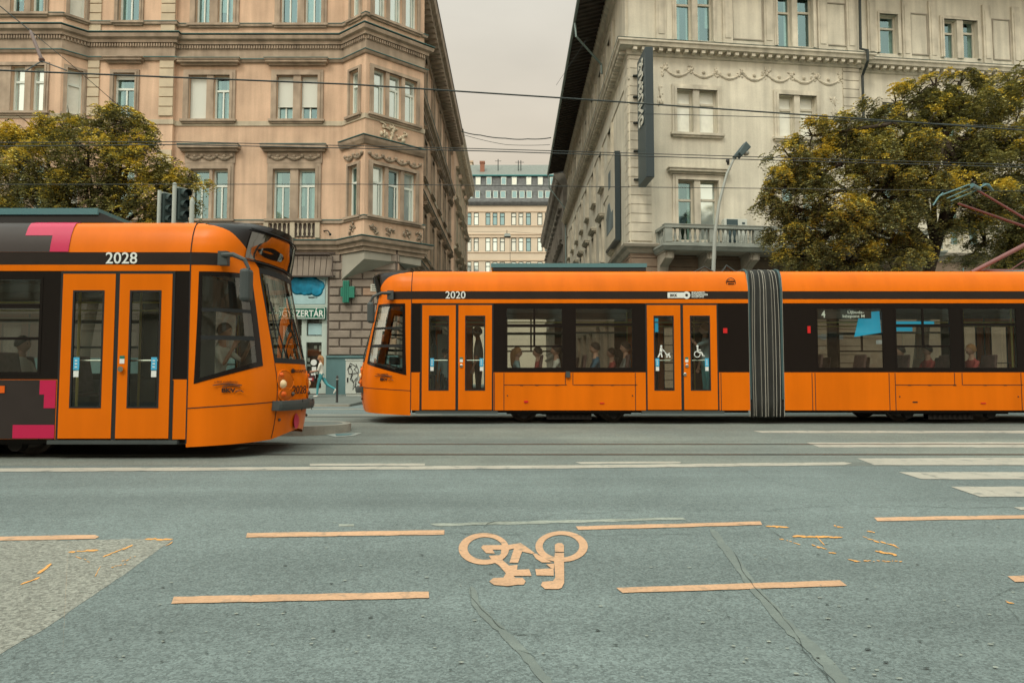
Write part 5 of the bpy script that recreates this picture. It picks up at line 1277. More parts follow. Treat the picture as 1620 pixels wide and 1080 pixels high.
    q = MB(); q.box(-.28,.12,-.25,.25,.88,.97); q.box(-.36,-.28,-.24,.24,.95,1.62); q.box(-.12,.0,-.08,.08,.5,.879); q.build('driver_seat', 'trousers_dark', T, bevel=.03)
    # lettering on the near side
    f, m = side(near); xd = (1,0,0) if near < 0 else (-1,0,0); yd = (0,0,1); yy = near*1.206
    text(number, .205, (-.88, yy, 2.475), xd, yd, 'number_white', 'fleet_number', T, .003, .002, 'CENTER', 1.0)
    t0 = .22 if near < 0 else .42
    pA = S(.22,.84,near,.035); pB = S(.48,.84,near,.035); xdir = (pB-pA) if near < 0 else (pA-pB); 
    st0 = pA if near < 0 else pB
    text('BKV', .07, st0+xdir*.32, xdir, (0,0,1), 'number_black', 'operator_lettering', T, .002, .003, 'LEFT', 1.25)
    text('a BKK szolgáltatója', .035, st0+Vector((0,0,.12))+xdir*.1, xdir, (0,0,1), 'number_black', 'operator_lettering', T, .002, 0, 'LEFT', 1.0)
    q = MB()
    for (dz, a0, a1) in ((.085,.05,.95),(.065,.35,.9),(.0,.75,1.0)):
        q.tube([st0+xdir*(a0+(a1-a0)*k/6)+Vector((0,0,dz+.02*sin(pi*k/6))) for k in range(7)], .006, 5)
    q.build('operator_emblem', 'number_black', T)
    pa, pb = (S(.895,.80,-1,.02), S(.985,.80,-1,.03)); xv = pb-pa; L_ = xv.length
    text(number, .165, pa+xv*.02, xv, (0,0,1), 'number_black', 'fleet_number', T, .003, .0, 'LEFT', 1.3)
    pa, pb = (S(.90,1.09,-1,.02), S(.985,1.09,-1,.03)); xv = pb-pa
    text('BUDAPEST', .062, pa+xv*.30, xv, (0,0,1), 'number_black', 'city_lettering', T, .002, .0, 'LEFT', 1.25)
    q = MB(); q.ball(pa+xv*.14+Vector((0,0,.03)), .028, 8, 5, (.4,1,1.2)); q.tube([pa+xv*.03+Vector((0,0,.05)), pa+xv*.03, pa+xv*.08], .008, 5); q.tube([pa+xv*.25+Vector((0,0,.05)), pa+xv*.25, pa+xv*.2], .008, 5); q.build('city_crest', 'number_black', T)
    if livery:
        f, m = side(near)
        def sh_(name, mt, rects, d=.005):
            for (s0, s1, z0, z1) in rects: q = MB(); x0, x1 = m(s0, s1); q.fbox(f, x0, x1, .0005, d, z0, z1); q.build(name, mt, T)
        sm_ = 1.66
        sh_('livery_panel', 'livery_dark', [(1.655,4.65,.255,.995)]); 
        sh_('livery_patch', 'magenta', [(1.656,1.86,.81,.99),(1.656,1.80,.64,.811),(1.656,2.18,.262,.43),(2.6,2.9,.5,.8),(3.2,3.7,.262,.5)], .008)
        q = MB(); q.smooth = True
        def cove(q, s0, s1, k0, k1, of):
            pp = ROOFP[k0:k1+1]; n_ = len(pp)
            q.add([(-s_, near*(y+of), z+of*.7) for s_ in (s0, s1) for (y, z) in pp], [(k, k+1, n_+k+1, n_+k) for k in range(n_-1)])
        cove(q, 1.56, 6.6, 0, 5, .004); q.build('livery_panel', 'livery_dark', T)
        q = MB(); q.smooth = True; cove(q, 1.56, 1.80, 0, 5, .007); cove(q, 1.80, 2.15, 2, 5, .007); q.build('livery_patch', 'magenta', T)
        sh_('marker_lamp', 'orange_dark', [(2.30,2.40,.83,.92)], .012); sh_('reflector', 'orange_dark', [(2.36,2.48,.42,.46)], .012)
        q = MB(); pq = S(.965,.42,-1,.012); q.lathe(pq, [(.001,.0),(.11,.0),(.11,.004)], 20, 'x'); q.build('magenta_spot', 'magenta', T)
    return T, side
doorsA = [(.20,1.63),(4.68,6.11)]
JA = [(.18,.25,.99),(1.66,.25,.99),(1.85,.25,.99),(3.07,.75,.99),(3.22,.75,.99),(4.46,.25,.99),(6.16,.25,.99)]
JA2 = [(3.42,2.62,2.63),]
modA = (0, 6.73, doorsA, [(1.87,3.04,2,1),(3.25,4.44,1,1)], JA, [2.25,4.05], False)
JB = [(7.97,.25,.99),(8.03,.25,.99),(9.50,.25,.99),(9.62,.25,.99),(10.80,.75,.99),(10.95,.75,.99),(12.12,.25,.99)]
modB = (7.42, 14.0, [(12.35,13.78)], [(8.07,9.43,0,0),(9.64,10.77,2,1),(10.98,12.1,1,1)], JB, [9.95,11.6], True)
# tram 1: nose to the right, tram 2: nose to the left on the far track
CL[0] = .94
T1_, side1 = tram((-4.10, 9.84, 0), 0, 'orange and black tram with fleet number 2028 and magenta livery patches, nose beside the pharmacy', -1, '2028', True, [modA, modB], 'orange articulated trams')
CL[0] = 1.07
T2_, side2 = tram((-2.01, 14.78, .14), pi, 'orange tram with fleet number 2020 and grey folded bellows, running on the far track', 1, '2020', False, [modA, modB], 'orange articulated trams')
def loc2(p):  # world -> tram 2 local
    return Vector((-(p[0]+2.01), -(p[1]-14.78), p[2]-.14))
def loc1(p): return Vector((p[0]+4.10, p[1]-9.84, p[2]))
# roof equipment
def roofbox(T, s0, s1, hw, z0, z1, slope=0, m='under', name='roof_equipment'):
    b = MB(); b.hexa([(-s1,-hw,z0),(-s0+slope,-hw,z0),(-s0+slope,hw,z0),(-s1,hw,z0),(-s1,-hw*.92,z1),(-s0,-hw*.92,z1),(-s0,hw*.92,z1),(-s1,hw*.92,z1)]); o = b.build(name, m, T)
    b = MB(); b.box(-s1-.02, -s0+.04, -hw*.97, hw*.97, z1-.055, z1+.03); b.build('equipment_cover', 'roof_edge', o); return o
roofbox(T1_, 1.42, 6.0, .95, 3.06, 3.23, .40)
roofbox(T2_, 1.62, 4.75, .95, 3.065, 3.20, .0)
b = MB(); b.box(-.72,-.08,-.30,.30,3.16,3.19); b.tube([(-.2,0,3.05),(-.1,0,3.16)], .02, 6); b.tube([(-.6,0,3.05),(-.7,0,3.16)], .02, 6); b.tube([(-.2,0,3.05),(-.6,0,3.16)],.015,6); b.build('roof_aerial', 'wire', T2_)
b = MB(); b.tube([(-.75,.0,3.06),(-.75,0,3.17),(-.95,0,3.2)], .02, 6); b.tube([(-6.2,.9,3.02),(-5.95,.9,3.16),(-5.7,.9,3.03)], .02, 6); b.tube([(-6.62,.9,3.02),(-6.4,.9,3.18),(-6.3,.9,3.03)], .03, 6); b.build('roof_cable', 'wire', T2_)
# near-side fittings of tram 2 (near = +1)
f2, m2 = side2(1); NY = 1.206
b = MB(); x = m2(5.12, 5.50); b.fbox(f2, *x, .001, .006, 2.485, 2.595); b.lathe(f2.P(5.50, .003, 2.54), [(.001,-.003),(.075,-.002),(.075,.004)], 20, 'y'); b.build('operator_logo', 'number_white', T2_)
b = MB(); b.lathe(f2.P(5.50, .009, 2.54), [(.028,-.003),(.028,.0),(.001,.001)], 16, 'y'); b.build('operator_logo_ring', 'tram_stripe', T2_)
text('BKK', .075, (-5.17, 1.2075, 2.512), (-1,0,0), (0,0,1), 'tram_stripe', 'operator_lettering', T2_, .002, .002)
for k, s_ in enumerate(('BUDAPESTI', 'KÖZLEKEDÉSI', 'KÖZPONT')): text(s_, .052, (-5.60, 1.205, 2.575-k*.042), (-1,0,0), (0,0,1), 'number_white', 'operator_lettering', T2_, .002, .001)
b = MB(); n_ = 18; b.tube([(-6.40-.09*cos(2*pi*k/n_), 1.17+.0, 2.80+.09*sin(2*pi*k/n_)) for k in range(n_+1)], .008, 5); b.tube([(-6.47,1.17,2.82),(-6.33,1.17,2.82)], .012, 5); b.tube([(-6.46,1.18,2.77),(-6.34,1.18,2.77)], .012, 5); b.build('round_stamp', 'tram_stripe', T2_)
b = MB(); b.fbox(f2, 3.08, 3.16, .001, .05, .90, 1.02); b.build('side_camera', 'bumper', T2_)
b = MB(); b.fbox(f2, 2.25, 2.33, .001, .012, .40, .44); b.fbox(f2, 3.75, 3.84, .001, .012, .38, .40); b.fbox(f2, 11.3, 11.40, .001, .012, .38, .40); b.build('reflector', 'red', T2_)
b = MB(); b.fbox(f2, 6.22, 6.30, .0, .012, 1.78, 1.88); b.build('side_lamp', 'red', T2_)
b = MB(); b.fbox(f2, 7.90, 7.96, .0, .012, 1.78, 1.92); b.build('side_lamp', 'red', T2_)
b = MB(); b.fbox(f2, 9.95, 10.05, .001, .006, .40, .425); b.build('panel_marking', 'number_black', T2_)
# keyholes and latches
b = MB()
for s_ in (1.92, 4.40, 9.7, 12.05): b.ball(f2.P(s_, .002, .54 if s_ < 9 else .52), .014, 8, 4)
for s_ in (2.2,2.5,2.9,3.6,4.0,9.9,10.3,10.8,11.4,11.8): b.fbox(f2, s_-.03, s_+.03, .0, .008, .738, .745)
b.build('panel_latch', 'rubber', T2_)
# pictograms on the second door (white)
q = MB(); cx = 5.06; d0, d1 = .006, .012
def seg2(q, pts, w):
    for a_, c_ in zip(pts, pts[1:]):
        dx, dz = c_[0]-a_[0], c_[1]-a_[1]; l = math.hypot(dx, dz); nx, nz = -dz/l*w/2, dx/l*w/2
        q.hexa([f2.P(a_[0]+nx,d0,a_[1]+nz), f2.P(a_[0]-nx,d0,a_[1]-nz), f2.P(c_[0]-nx,d0,c_[1]-nz), f2.P(c_[0]+nx,d0,c_[1]+nz),
                f2.P(a_[0]+nx,d1,a_[1]+nz), f2.P(a_[0]-nx,d1,a_[1]-nz), f2.P(c_[0]-nx,d1,c_[1]-nz), f2.P(c_[0]+nx,d1,c_[1]+nz)])
def disc2(q, u, z, r): q.lathe(f2.P(u, .009, z), [(.001,-.003),(r,-.002),(r,.003)], 14, 'y')
x0 = 4.96; zz = 1.30
disc2(q, x0+.02, zz+.22, .022); seg2(q, [(x0+.02,zz+.19),(x0+.01,zz+.10)], .05); seg2(q, [(x0+.01,zz+.11),(x0-.045,zz)], .026); seg2(q, [(x0+.01,zz+.11),(x0+.035,zz)], .026); seg2(q, [(x0+.03,zz+.17),(x0+.10,zz+.10)], .018)
seg2(q, [(x0+.09,zz+.11),(x0+.13,zz+.04),(x0+.19,zz+.04)], .022); seg2(q, [(x0+.13,zz+.05),(x0+.19,zz+.08)], .02); disc2(q, x0+.13, zz+.01, .016); disc2(q, x0+.19, zz+.01, .016); q.build('stroller_pictogram', 'number_white', T2_)
q = MB(); x0 = 5.70
disc2(q, x0, zz+.22, .022); seg2(q, [(x0,zz+.19),(x0+.01,zz+.10),(x0+.08,zz+.10),(x0+.11,zz+.02)], .028); seg2(q, [(x0+.005,zz+.15),(x0+.07,zz+.145)], .016)
q.tube([f2.P(x0-.005+.058*cos(a*pi/9), .009, zz+.06+.058*sin(a*pi/9)) for a in range(-13, 5)][::1], .009, 5); seg2(q, [(x0+.10,zz+.02),(x0+.14,zz+.03)], .016); q.build('wheelchair_pictogram', 'number_white', T2_)
b = MB(); b.lathe(f2.P(5.44,.03,.96), [(.035,-.02),(.035,.0),(.02,.005)], 14, 'y'); b.build('push_button', 'chrome', T2_)
# line display inside the first window of the rear section, and glowing panels added inside for blue reflections
b = MB(); b.fbox(f2, 8.14, 9.20, -.10, -.03, 2.08, 2.25); ds = b.build('line_display', 'display', T2_)
text('4', .20, f2.P(8.20,-.026,2.095), (-1,0,0), (0,0,1), 'display_led', 'line_number', ds, .001, .004, 'LEFT', .8)
text('Újbuda-', .085, f2.P(8.72,-.026,2.175), (-1,0,0), (0,0,1), 'display_led', 'destination_lettering', ds, .001, .001, 'LEFT', 1.25)
text('központ M', .085, f2.P(8.62,-.026,2.095), (-1,0,0), (0,0,1), 'display_led', 'destination_lettering', ds, .001, .001, 'LEFT', 1.2)
b = MB(); b.hexa([(-9.46,1.0,1.80),(-8.93,1.0,1.72),(-8.93,1.03,1.72),(-9.46,1.03,1.80),(-9.44,1.0,2.24),(-9.05,1.0,2.20),(-9.05,1.03,2.20),(-9.44,1.03,2.24)]); b.box(-10.6,-9.75,.9,.93,1.96,2.04); b.box(-10.5,-9.95,.3,.34,1.88,2.02); b.box(-8.4,-8.1,-.4,-.36,1.75,1.95); b.box(-5.22,-5.05,-.2,-.16,1.9,2.2); b.build('reflection_panel', 'reflection_blue', T2_)  # added glowing panels, stand in for a blue sign reflected in the windows
b = MB(); b.box(-8.25,-8.17,-.3,-.2,1.62,1.72); b.box(-9.95,-9.85,.1,.2,1.62,1.70); b.build('interior_lamp', 'display_led', T2_)
# posters behind the first door of tram 2
b = MB(); b.box(-.86,-.56,-1.13,-1.10,1.55,1.95); b.box(-.56,-.3,-.9,-.88,1.3,1.9); b.build('notice', 'sticker_white', T2_)
b = MB(); b.box(-.92,-.68,.40,.42,1.62,1.92); b.box(-.92,-.70,.40,.42,1.34,1.56); b.build('blue_notice', 'sticker_blue', T2_)
# pantograph on tram 2
PN = MB(); Yc = 14.78
def L2(px, py, dy=0): return loc2(at(px, py, Yc+dy))
PN.tube([L2(1537,431,-.1), L2(1655,370,0)], [.045,.05], 10); PN.tube([L2(1527,431.5,0), L2(1560,428,0), L2(1720,428,0)], .03, 8); lower = PN.build('pantograph', 'panto_pink', T2_)
b = MB(); b.tube([L2(1655,370,-.05), L2(1516,322,-.35)], [.03,.022], 8); b.tube([L2(1655,366,.05), L2(1545,300,.35)], [.03,.022], 8); b.tube([L2(1600,426,0), L2(1700,360,0)], .015, 6); b.build('pantograph_arm', 'panto_red', lower)
b = MB(); b.tube([L2(1492,305,-.55)+Vector((0,0,0)), L2(1484,312,-.55), L2(1476,325,-.55)], .014, 6); b.tube([L2(1476,325,-.6), L2(1486,310,-.6), L2(1532,292.5,-.1), L2(1541,292,0), L2(1548,300,.2)], .016, 6); b.tube([L2(1498,314,-.55), L2(1540,296,.1)], .012, 6); b.tube([L2(1504,318,-.45), L2(1548,300,.25)], .012, 6)
b.tube([L2(1538,293,-.2), L2(1549,299,.2)], .045, 8); b.tube([L2(1556,292,.5), L2(1563,293,.55), L2(1571,302,.6)], [.035,.04,.02], 8); b.tube([L2(1549,297,.2), L2(1560,292,.5)], .016, 6); b.build('collector_head', 'roof_edge', lower)
b = MB(); b.tube([L2(1656,368,0), L2(1500,326,-.4)], .007, 5); b.build('control_rod', 'wire', lower)
b = MB(); b.tube([L2(1566,432,-.4), L2(1700,428,-.4)], .035, 8); b.tube([L2(1524,432,-.3), L2(1524,424,-.3)], .012, 5); b.box(*sorted((L2(1600,431).x, L2(1700,431).x)), -.5, .5, 3.07, 3.12); b.build('pantograph_base', 'roof_edge', lower)

# ------------------------------------------------------------------ PEOPLE
def person(label, loc, rz=0, h=1.7, pose='stand', top='shirt_white', bottom='jeans_teal', shoes='shoe_white', hair='hair_dark', long=False, lean=0.0,
           legs=((0,0),(0,0)), arms=((.1,.1,.2),(.1,.1,.2)), group=None, sleeve=.5):
    k = h/1.75; V = []; E = []; Rr = []; mt = []
    def add(p, r, parent=None, m=0):
        V.append(Vector(p)*k); Rr.append(r*k); i = len(V)-1
        if parent is not None: E.append((parent, i)); mt.append(m)
        return i
    # materials: 0 skin 1 top 2 bottom 3 shoes
    def rot(v, a):  # pitch forward
        return Vector((v[0]*cos(a)+v[2]*sin(a), v[1], -v[0]*sin(a)+v[2]*cos(a)))
    hz = .92 if pose != 'sit' else .55
    P0 = Vector((0,0,hz)); up = lambda x, y, z: P0+rot(Vector((x,y,z)), lean)
    pel = add(P0, .135); wst = add(up(0,0,.16), .115, pel, 1); chs = add(up(.01,0,.36), .14, wst, 1); nb = add(up(0,0,.50), .062, chs, 1); nk = add(up(.015,0,.57), .052, nb, 0); hd0 = add(up(.02,0,.63), .06, nk, 0)
    for si, sg in enumerate((1,-1)):
        a, b = legs[si]; 
        if pose == 'sit': a, b = 1.45+a*.2, -.05+b*.2
        hip = add(P0+Vector((0,.09*sg,-.04)), .095, pel, 2)
        kn = V[hip]/k + Vector((sin(a), 0, -cos(a)))*.42; ikn = add(kn, .062, hip, 2)
        c = a+b if pose != 'sit' else b; an = kn + Vector((sin(c),0,-cos(c)))*.40; ian = add(an, .042, ikn, 2)
        fd = Vector((cos(c)*.9, 0, sin(c)*.9)) if pose != 'sit' else Vector((1,0,-.1))
        if abs(c) < .25: fd = Vector((1,0,0))
        hl = add(an+Vector((-.02,0,-.05)), .04, ian, 3); add(an+fd*.17+Vector((0,0,-.055)), .034, hl, 3)
    for si, sg in enumerate((1,-1)):
        p, ab, eb = arms[si]
        sh = add(up(0,.175*sg,.455), .055, chs, 1)
        d1 = Vector((sin(p)*cos(ab), sin(ab)*sg, -cos(p)*cos(ab))); el = V[sh]/k + d1*.28
        iel = add(el, .038, sh, 1 if sleeve >= 1 else 1)
        d2 = Vector((sin(p+eb)*cos(ab*.3), -.25*sg*sin(min(eb,1.5)), -cos(p+eb)*cos(ab*.3))).normalized(); wr = el + d2*.24
        iwr = add(wr, .025, iel, 1 if sleeve >= 1 else 0)
        pm = add(wr+d2*.07, .030, iwr, 0); side_ = Vector((0,1,0)).cross(d2).normalized()
        for fi in range(4):
            o = side_*(-.027+.018*fi); f1 = add(wr+d2*.11+o, .0095, pm, 0); add(wr+d2*(.135+.012*(1.5-abs(fi-1.5)))+o*1.05+Vector((0,-.012*sg,0)), .0085, f1, 0)
            add(wr+d2*(.16+.012*(1.5-abs(fi-1.5)))+o*1.05+Vector((0,-.03*sg,0)), .0075, len(V)-1, 0)
        th = add(wr+d2*.05+side_*.035, .011, pm, 0); add(wr+d2*.09+side_*.052, .009, th, 0)
    me = bpy.data.meshes.new('b'); me.from_pydata([tuple(v) for v in V], E, []); ob = bpy.data.objects.new('b', me); COL.objects.link(ob)
    md = ob.modifiers.new('s', 'SKIN'); md.use_smooth_shade = True
    lay = me.skin_vertices[0].data
    for i, r in enumerate(Rr): lay[i].radius = (r, r*.85 if i < 3 else r)
    for i in (0,1,2): lay[i].radius = (Rr[i]*1.15, Rr[i]*.85)
    lay[0].use_root = True
    ss = ob.modifiers.new('u', 'SUBSURF'); ss.levels = 1; ss.render_levels = 1
    dg = bpy.context.evaluated_depsgraph_get(); dg.update()
    em = bpy.data.meshes.new_from_object(ob.evaluated_get(dg)); bpy.data.objects.remove(ob)
    mb = MB(); mb.smooth = True
    vs = [v.co.copy() for v in em.vertices]; 
    mb.v = [tuple(v) for v in vs]
    for p in em.polygons:
        c = p.center; best = 1e9; bm_ = 0
        for (a, b), m_ in zip(E, mt):
            A, B = V[a], V[b]; d = B-A; t = max(0, min(1, (c-A).dot(d)/max(1e-9, d.length_squared))); dist = (c-A-d*t).length - (Rr[a]*(1-t)+Rr[b]*t)*.9
            if dist < best: best = dist; bm_ = m_
        mb.f.append(list(p.vertices)); mb.mi.append(bm_); mb.sm.append(True)
    # head with face, in the same mesh
    hc = V[hd0]+rot(Vector((.015,0,.075)), lean)*k; mb.cur = 0
    def hd(a, b):
        th = 2*pi*a; ph = pi*b; x, y, z = sin(ph)*cos(th), sin(ph)*sin(th), cos(ph)
        X = .098*x; Y = .074*y; Zz = .118*z
        if z < -.2: X *= 1-.25*(-z-.2); Y *= 1-.35*(-z-.2)
        if x > .8 and -.35 < z < .05: X += .022*(x-.8)/.2*(1-abs(z+.15)/.2) if abs(z+.15) < .2 and abs(y) < .25 else 0
        if x > .7 and .05 < z < .22 and .2 < abs(y) < .55: X -= .008
        return hc+rot(Vector((X,Y,Zz)), lean*.5)*k
    mb.grid(hd, 24, 16)
    for sg in (-1, 1): mb.ball(hc+Vector((-.005,.076*sg,-.005))*k, .022*k, 8, 5, (.7,.4,1.2))
    mb.cur = 4
    for sg in (-1, 1): mb.ball(hc+rot(Vector((.084,.03*sg,.015)), lean*.5)*k, .009*k, 6, 4)
    mb.ball(hc+rot(Vector((.082,0,-.060)), lean*.5)*k, .013*k, 6, 4, (.5,1.4,.4))
    T = mb.build('person', ['skin', top, bottom, shoes, 'hair_dark']); T.location = loc; T.rotation_euler = (0,0,rz); ORG[T.name] = Vector((0,0,0))
    tag(T, label, 'person', group)
    q = MB(); q.smooth = True
    def hr(a, b):
        th = 2*pi*a; ph = pi*b*.60; fx = cos(th); cut = 1-.42*max(0, fx)
        ph *= cut; return hc+rot(Vector((-.010+.112*sin(ph)*cos(th), .088*sin(ph)*sin(th), .008+.128*cos(ph))), lean*.5)*k
    q.grid(hr, 22, 8)
    if long: q.tube([hc+rot(Vector(v), lean*.5)*k for v in ((-.06,0,.08),(-.10,0,-.02),(-.11,.01,-.14),(-.12,.0,-.26),(-.12,0,-.34))], [.06*k,.075*k,.062*k,.045*k,.012*k], 10)
    q.build('hair', hair, T)
    return T, V, k
# pedestrian walking to the left on the far pavement
g = at(508, 633, 26.0); zped = pz(26.0)
PD, PV, pk = person('woman in a white t-shirt and turquoise jeans striding past the pharmacy door', (g.x, 26.0, zped+.02), pi, 1.58, 'stand', 'shirt_white', 'jeans_teal', 'shoe_white', 'hair_blond', True, .06,
                    legs=((.30,-.25),(-.52,-.55)), arms=((.25,.15,1.1),(.35,.1,1.1)))
b = MB(); b.box(-.16,.16,-.06,.06,-.13,.12); b.tube([(-.1,0,.12),(-.08,0,.24),(.08,0,.24),(.1,0,.12)], .012, 6)
HB = b.build('handbag', 'bag_dark', bevel=.02); HB.location = (g.x-.36, 25.80, zped+.72); tag(HB, 'dark red handbag with a white patch carried by the woman in turquoise jeans', 'handbag'); ORG[HB.name] = Vector((0,0,0))
b = MB(); b.box(-.13,.13,-.068,-.061,-.08,.02); b.build('flap', 'bag_red', HB)
b = MB(); b.box(-.08,.08,-.074,-.069,-.05,.0); b.build('white_patch', 'sticker_white', HB)
# tram driver and passengers
person('tram driver in a white shirt at the cab window, hand near the chin', (-4.10-.10, 9.72, .43), 0, 1.75, 'sit', 'shirt_white', 'trousers_dark', 'trousers_dark', 'hair_dark', False, .10, arms=((.9,.2,1.7),(.55,.2,2.2)))
def px2(px, Y): return (px-810)/F*Y
SITZ = .14+.76-.50
pas = [
 ('blond passenger in a pale blue top right behind the cab of the 2020 tram', 818, 14.1, 0, 'shirt_light', 'hair_blond', True, 1.6),
 ('passenger in a red top between the pale blue and white ones, first wide window', 851, 14.3, pi, 'shirt_red', 'hair_dark', False, 1.62),
 ('dark-haired passenger in a white shirt, first wide window of the 2020 tram', 880, 14.1, pi, 'shirt_white', 'hair_dark', False, 1.66),
 ('woman in a dark blue t-shirt seated at a wide tram window', 942, 14.0, pi, 'shirt_blue', 'hair_dark', False, 1.72),
 ('passenger in dark red sitting just behind the woman in dark blue', 968, 14.4, pi, 'shirt_red', 'hair_dark', False, 1.6),
 ('passenger in a grey jacket next to the stroller pictogram door', 990, 14.2, pi, 'shirt_grey', 'hair_dark', False, 1.75),
 ('passenger in grey seated beyond the bellows, near the small blue reflection panel', 1425, 14.2, pi, 'shirt_grey', 'hair_dark', False, 1.65),
 ('passenger in red by the crossed-bar window beyond the bellows', 1468, 14.4, pi, 'shirt_red', 'hair_dark', False, 1.68),
 ('blond passenger in a reddish top below the pantograph', 1537, 14.1, pi, 'shirt_red', 'hair_blond', False, 1.68)]
for (lb, px_, Y_, rz_, tp_, hr_, lg_, h_) in pas:
    person(lb, (px2(px_, Y_), Y_, SITZ), rz_, h_, 'sit', tp_, 'trousers_dark', 'trousers_dark', hr_, lg_, -.03, arms=((.5,.1,1.0),(.45,.1,1.1)), group='seated tram passengers')
person('child in a turquoise top standing behind the foremost door glass', (px2(704, 14.3), 14.3, .44), pi*.7, 1.22, 'stand', 'shirt_light', 'trousers_dark', 'shoe_white', 'hair_dark', False, 0)
person('standing passenger in a pale blue shirt behind the wheelchair pictogram', (px2(1117, 14.2), 14.2, .44), pi, 1.72, 'stand', 'shirt_light', 'jeans_teal', 'shoe_white', 'hair_blond', False, 0, arms=((1.2,.2,1.3),(.1,.1,.2)))
person('dark-haired standing passenger in grey behind the foremost tram door', (px2(757, 14.5), 14.5, .44), pi, 1.68, 'stand', 'shirt_grey', 'trousers_dark', 'trousers_dark', 'hair_dark', False, 0)
person('passenger in white seated beyond the black and magenta livery of the 2028 tram', (px2(32, 9.6), 9.6, .27), 0, 1.7, 'sit', 'shirt_white', 'trousers_dark', 'trousers_dark', 'hair_dark', False, 0, arms=((.5,.1,1.0),(.45,.1,1.1)))

# ------------------------------------------------------------------ STREET FURNITURE
Yb = 22.3; x = (534-810)/F*Yb; zb = pz(Yb)
b = MB(); b.smooth = True; b.lathe((x,Yb,zb), [(.045,0),(.042,.02),(.038,.05),(.036,.72),(.042,.73),(.042,.77),(.035,.78),(.038,.82),(.03,.86),(.012,.88)], 14)
BO = b.build('bollard', 'bollard'); tag(BO, 'dark iron bollard standing on the kerb between the two tram noses', 'bollard'); ORG[BO.name] = Vector((0,0,0))
b = MB(); b.lathe((x,Yb,zb+.735), [(.045,0),(.045,.03)], 14); b.build('pale_band', 'steel_grey', BO)
# utility cabinet with graffiti by the plinth
CB = empty('utility_cabinet', (at(556,600,27).x, 27.6, pz(27.6)), 'whitish utility cabinet with black graffiti standing against the teal plinth', 'cabinet')
xa, xb = at(546.5,600,27.3).x, at(567,600,27.3).x; za = pz(27.4); ztop_ = at(556,570,27.3).z
b = MB(); b.box(xa, xb+.55, 27.3, 27.8, za+.08, ztop_); b.build('cabinet_body', 'cabinet', CB, bevel=.015)
b = MB(); b.box(xa-.02, xb+.57, 27.28, 27.82, ztop_+.001, ztop_+.05); b.box(xa+.03, xb+.5, 27.33, 27.78, za, za+.079); b.build('cap', 'cabinet', CB)
b = MB()
def gt(pts, r=.018): b.tube([(xa+.04+p*.5, 27.294, za+.12+q*(ztop_-za-.2)) for p, q in pts], r, 5)
gt([(.1,.75),(.3,.98),(.8,.85),(.6,.78),(.9,.65),(.2,.62),(.1,.8),(.4,.9)]); gt([(.5,.6),(.3,.45),(.55,.35),(.8,.5),(.7,.2),(.95,.12)]); gt([(.25,.9),(.5,.7),(.35,.55),(.6,.3),(.5,.1),(.8,.3)], .014); gt([(.75,.95),(.95,.75),(.9,.4)], .014); gt([(.1,.5),(.1,.35)], .03)
b.build('graffiti_tag', 'graffiti', CB)
# street lamp
SL = empty('street_lamp', (at(1129,430,20).x, 20, .2), 'tall grey street lamp with a bent pole in front of the cream facade', 'street lamp')
pts = [(1127,640),(1128.5,430),(1131,370),(1138,320),(1150,275),(1163,248)]
b = MB(); b.smooth = True
P3 = [at(*pts[0], 20)]+[at(x_, y_, 20) for x_, y_ in pts[1:]]; P3[0].z = .2
fine_ = [P3[0], P3[1]]
for i in range(1, len(P3)-1):
    for t in (.25,.5,.75,1): 
        a_, b_ = P3[i], P3[i+1]; fine_.append(a_+(b_-a_)*t)
b.tube(fine_, [.07]+[.060-.0018*i for i in range(len(fine_)-1)], 12); b.build('pole', 'steel_grey', SL)
h0, h1 = at(1161,250,20), at(1178,229,20); d = (h1-h0).normalized(); n = Vector((d.z,0,-d.x)); w = Vector((0,1,0))
b = MB(); L_ = (h1-h0).length
def lp(a_, s_, u_): return h0+d*a_*L_+w*s_+n*u_
b.hexa([lp(0,-.07,-.05),lp(1,-.10,-.05),lp(1,.10,-.05),lp(0,.07,-.05),lp(0,-.06,.05),lp(.9,-.15,.16),lp(.9,.15,.16),lp(0,.06,.05)]); b.hexa([lp(.3,-.15,.0),lp(1.08,-.16,-.04),lp(1.08,.16,-.04),lp(.3,.15,.0),lp(.25,-.15,.15),lp(1.0,-.16,.19),lp(1.0,.16,.19),lp(.25,.15,.15)])
b.build('lamp_head', 'lamp_dark', SL, bevel=.02)
b = MB(); b.ball(lp(.62,-.05,.185), .10, 12, 6, (1,1,.8)); b.build('lamp_lens', 'lamp_lens', SL)
b = MB(); q_ = at(1152,258,20); b.tube([q_+Vector((0,0,-.05)), q_+Vector((0,0,.08))], .04, 8); b.ball(q_+Vector((-.03,-.05,.05)), .06, 8, 5); b.build('cable_clamp', 'bollard', SL)
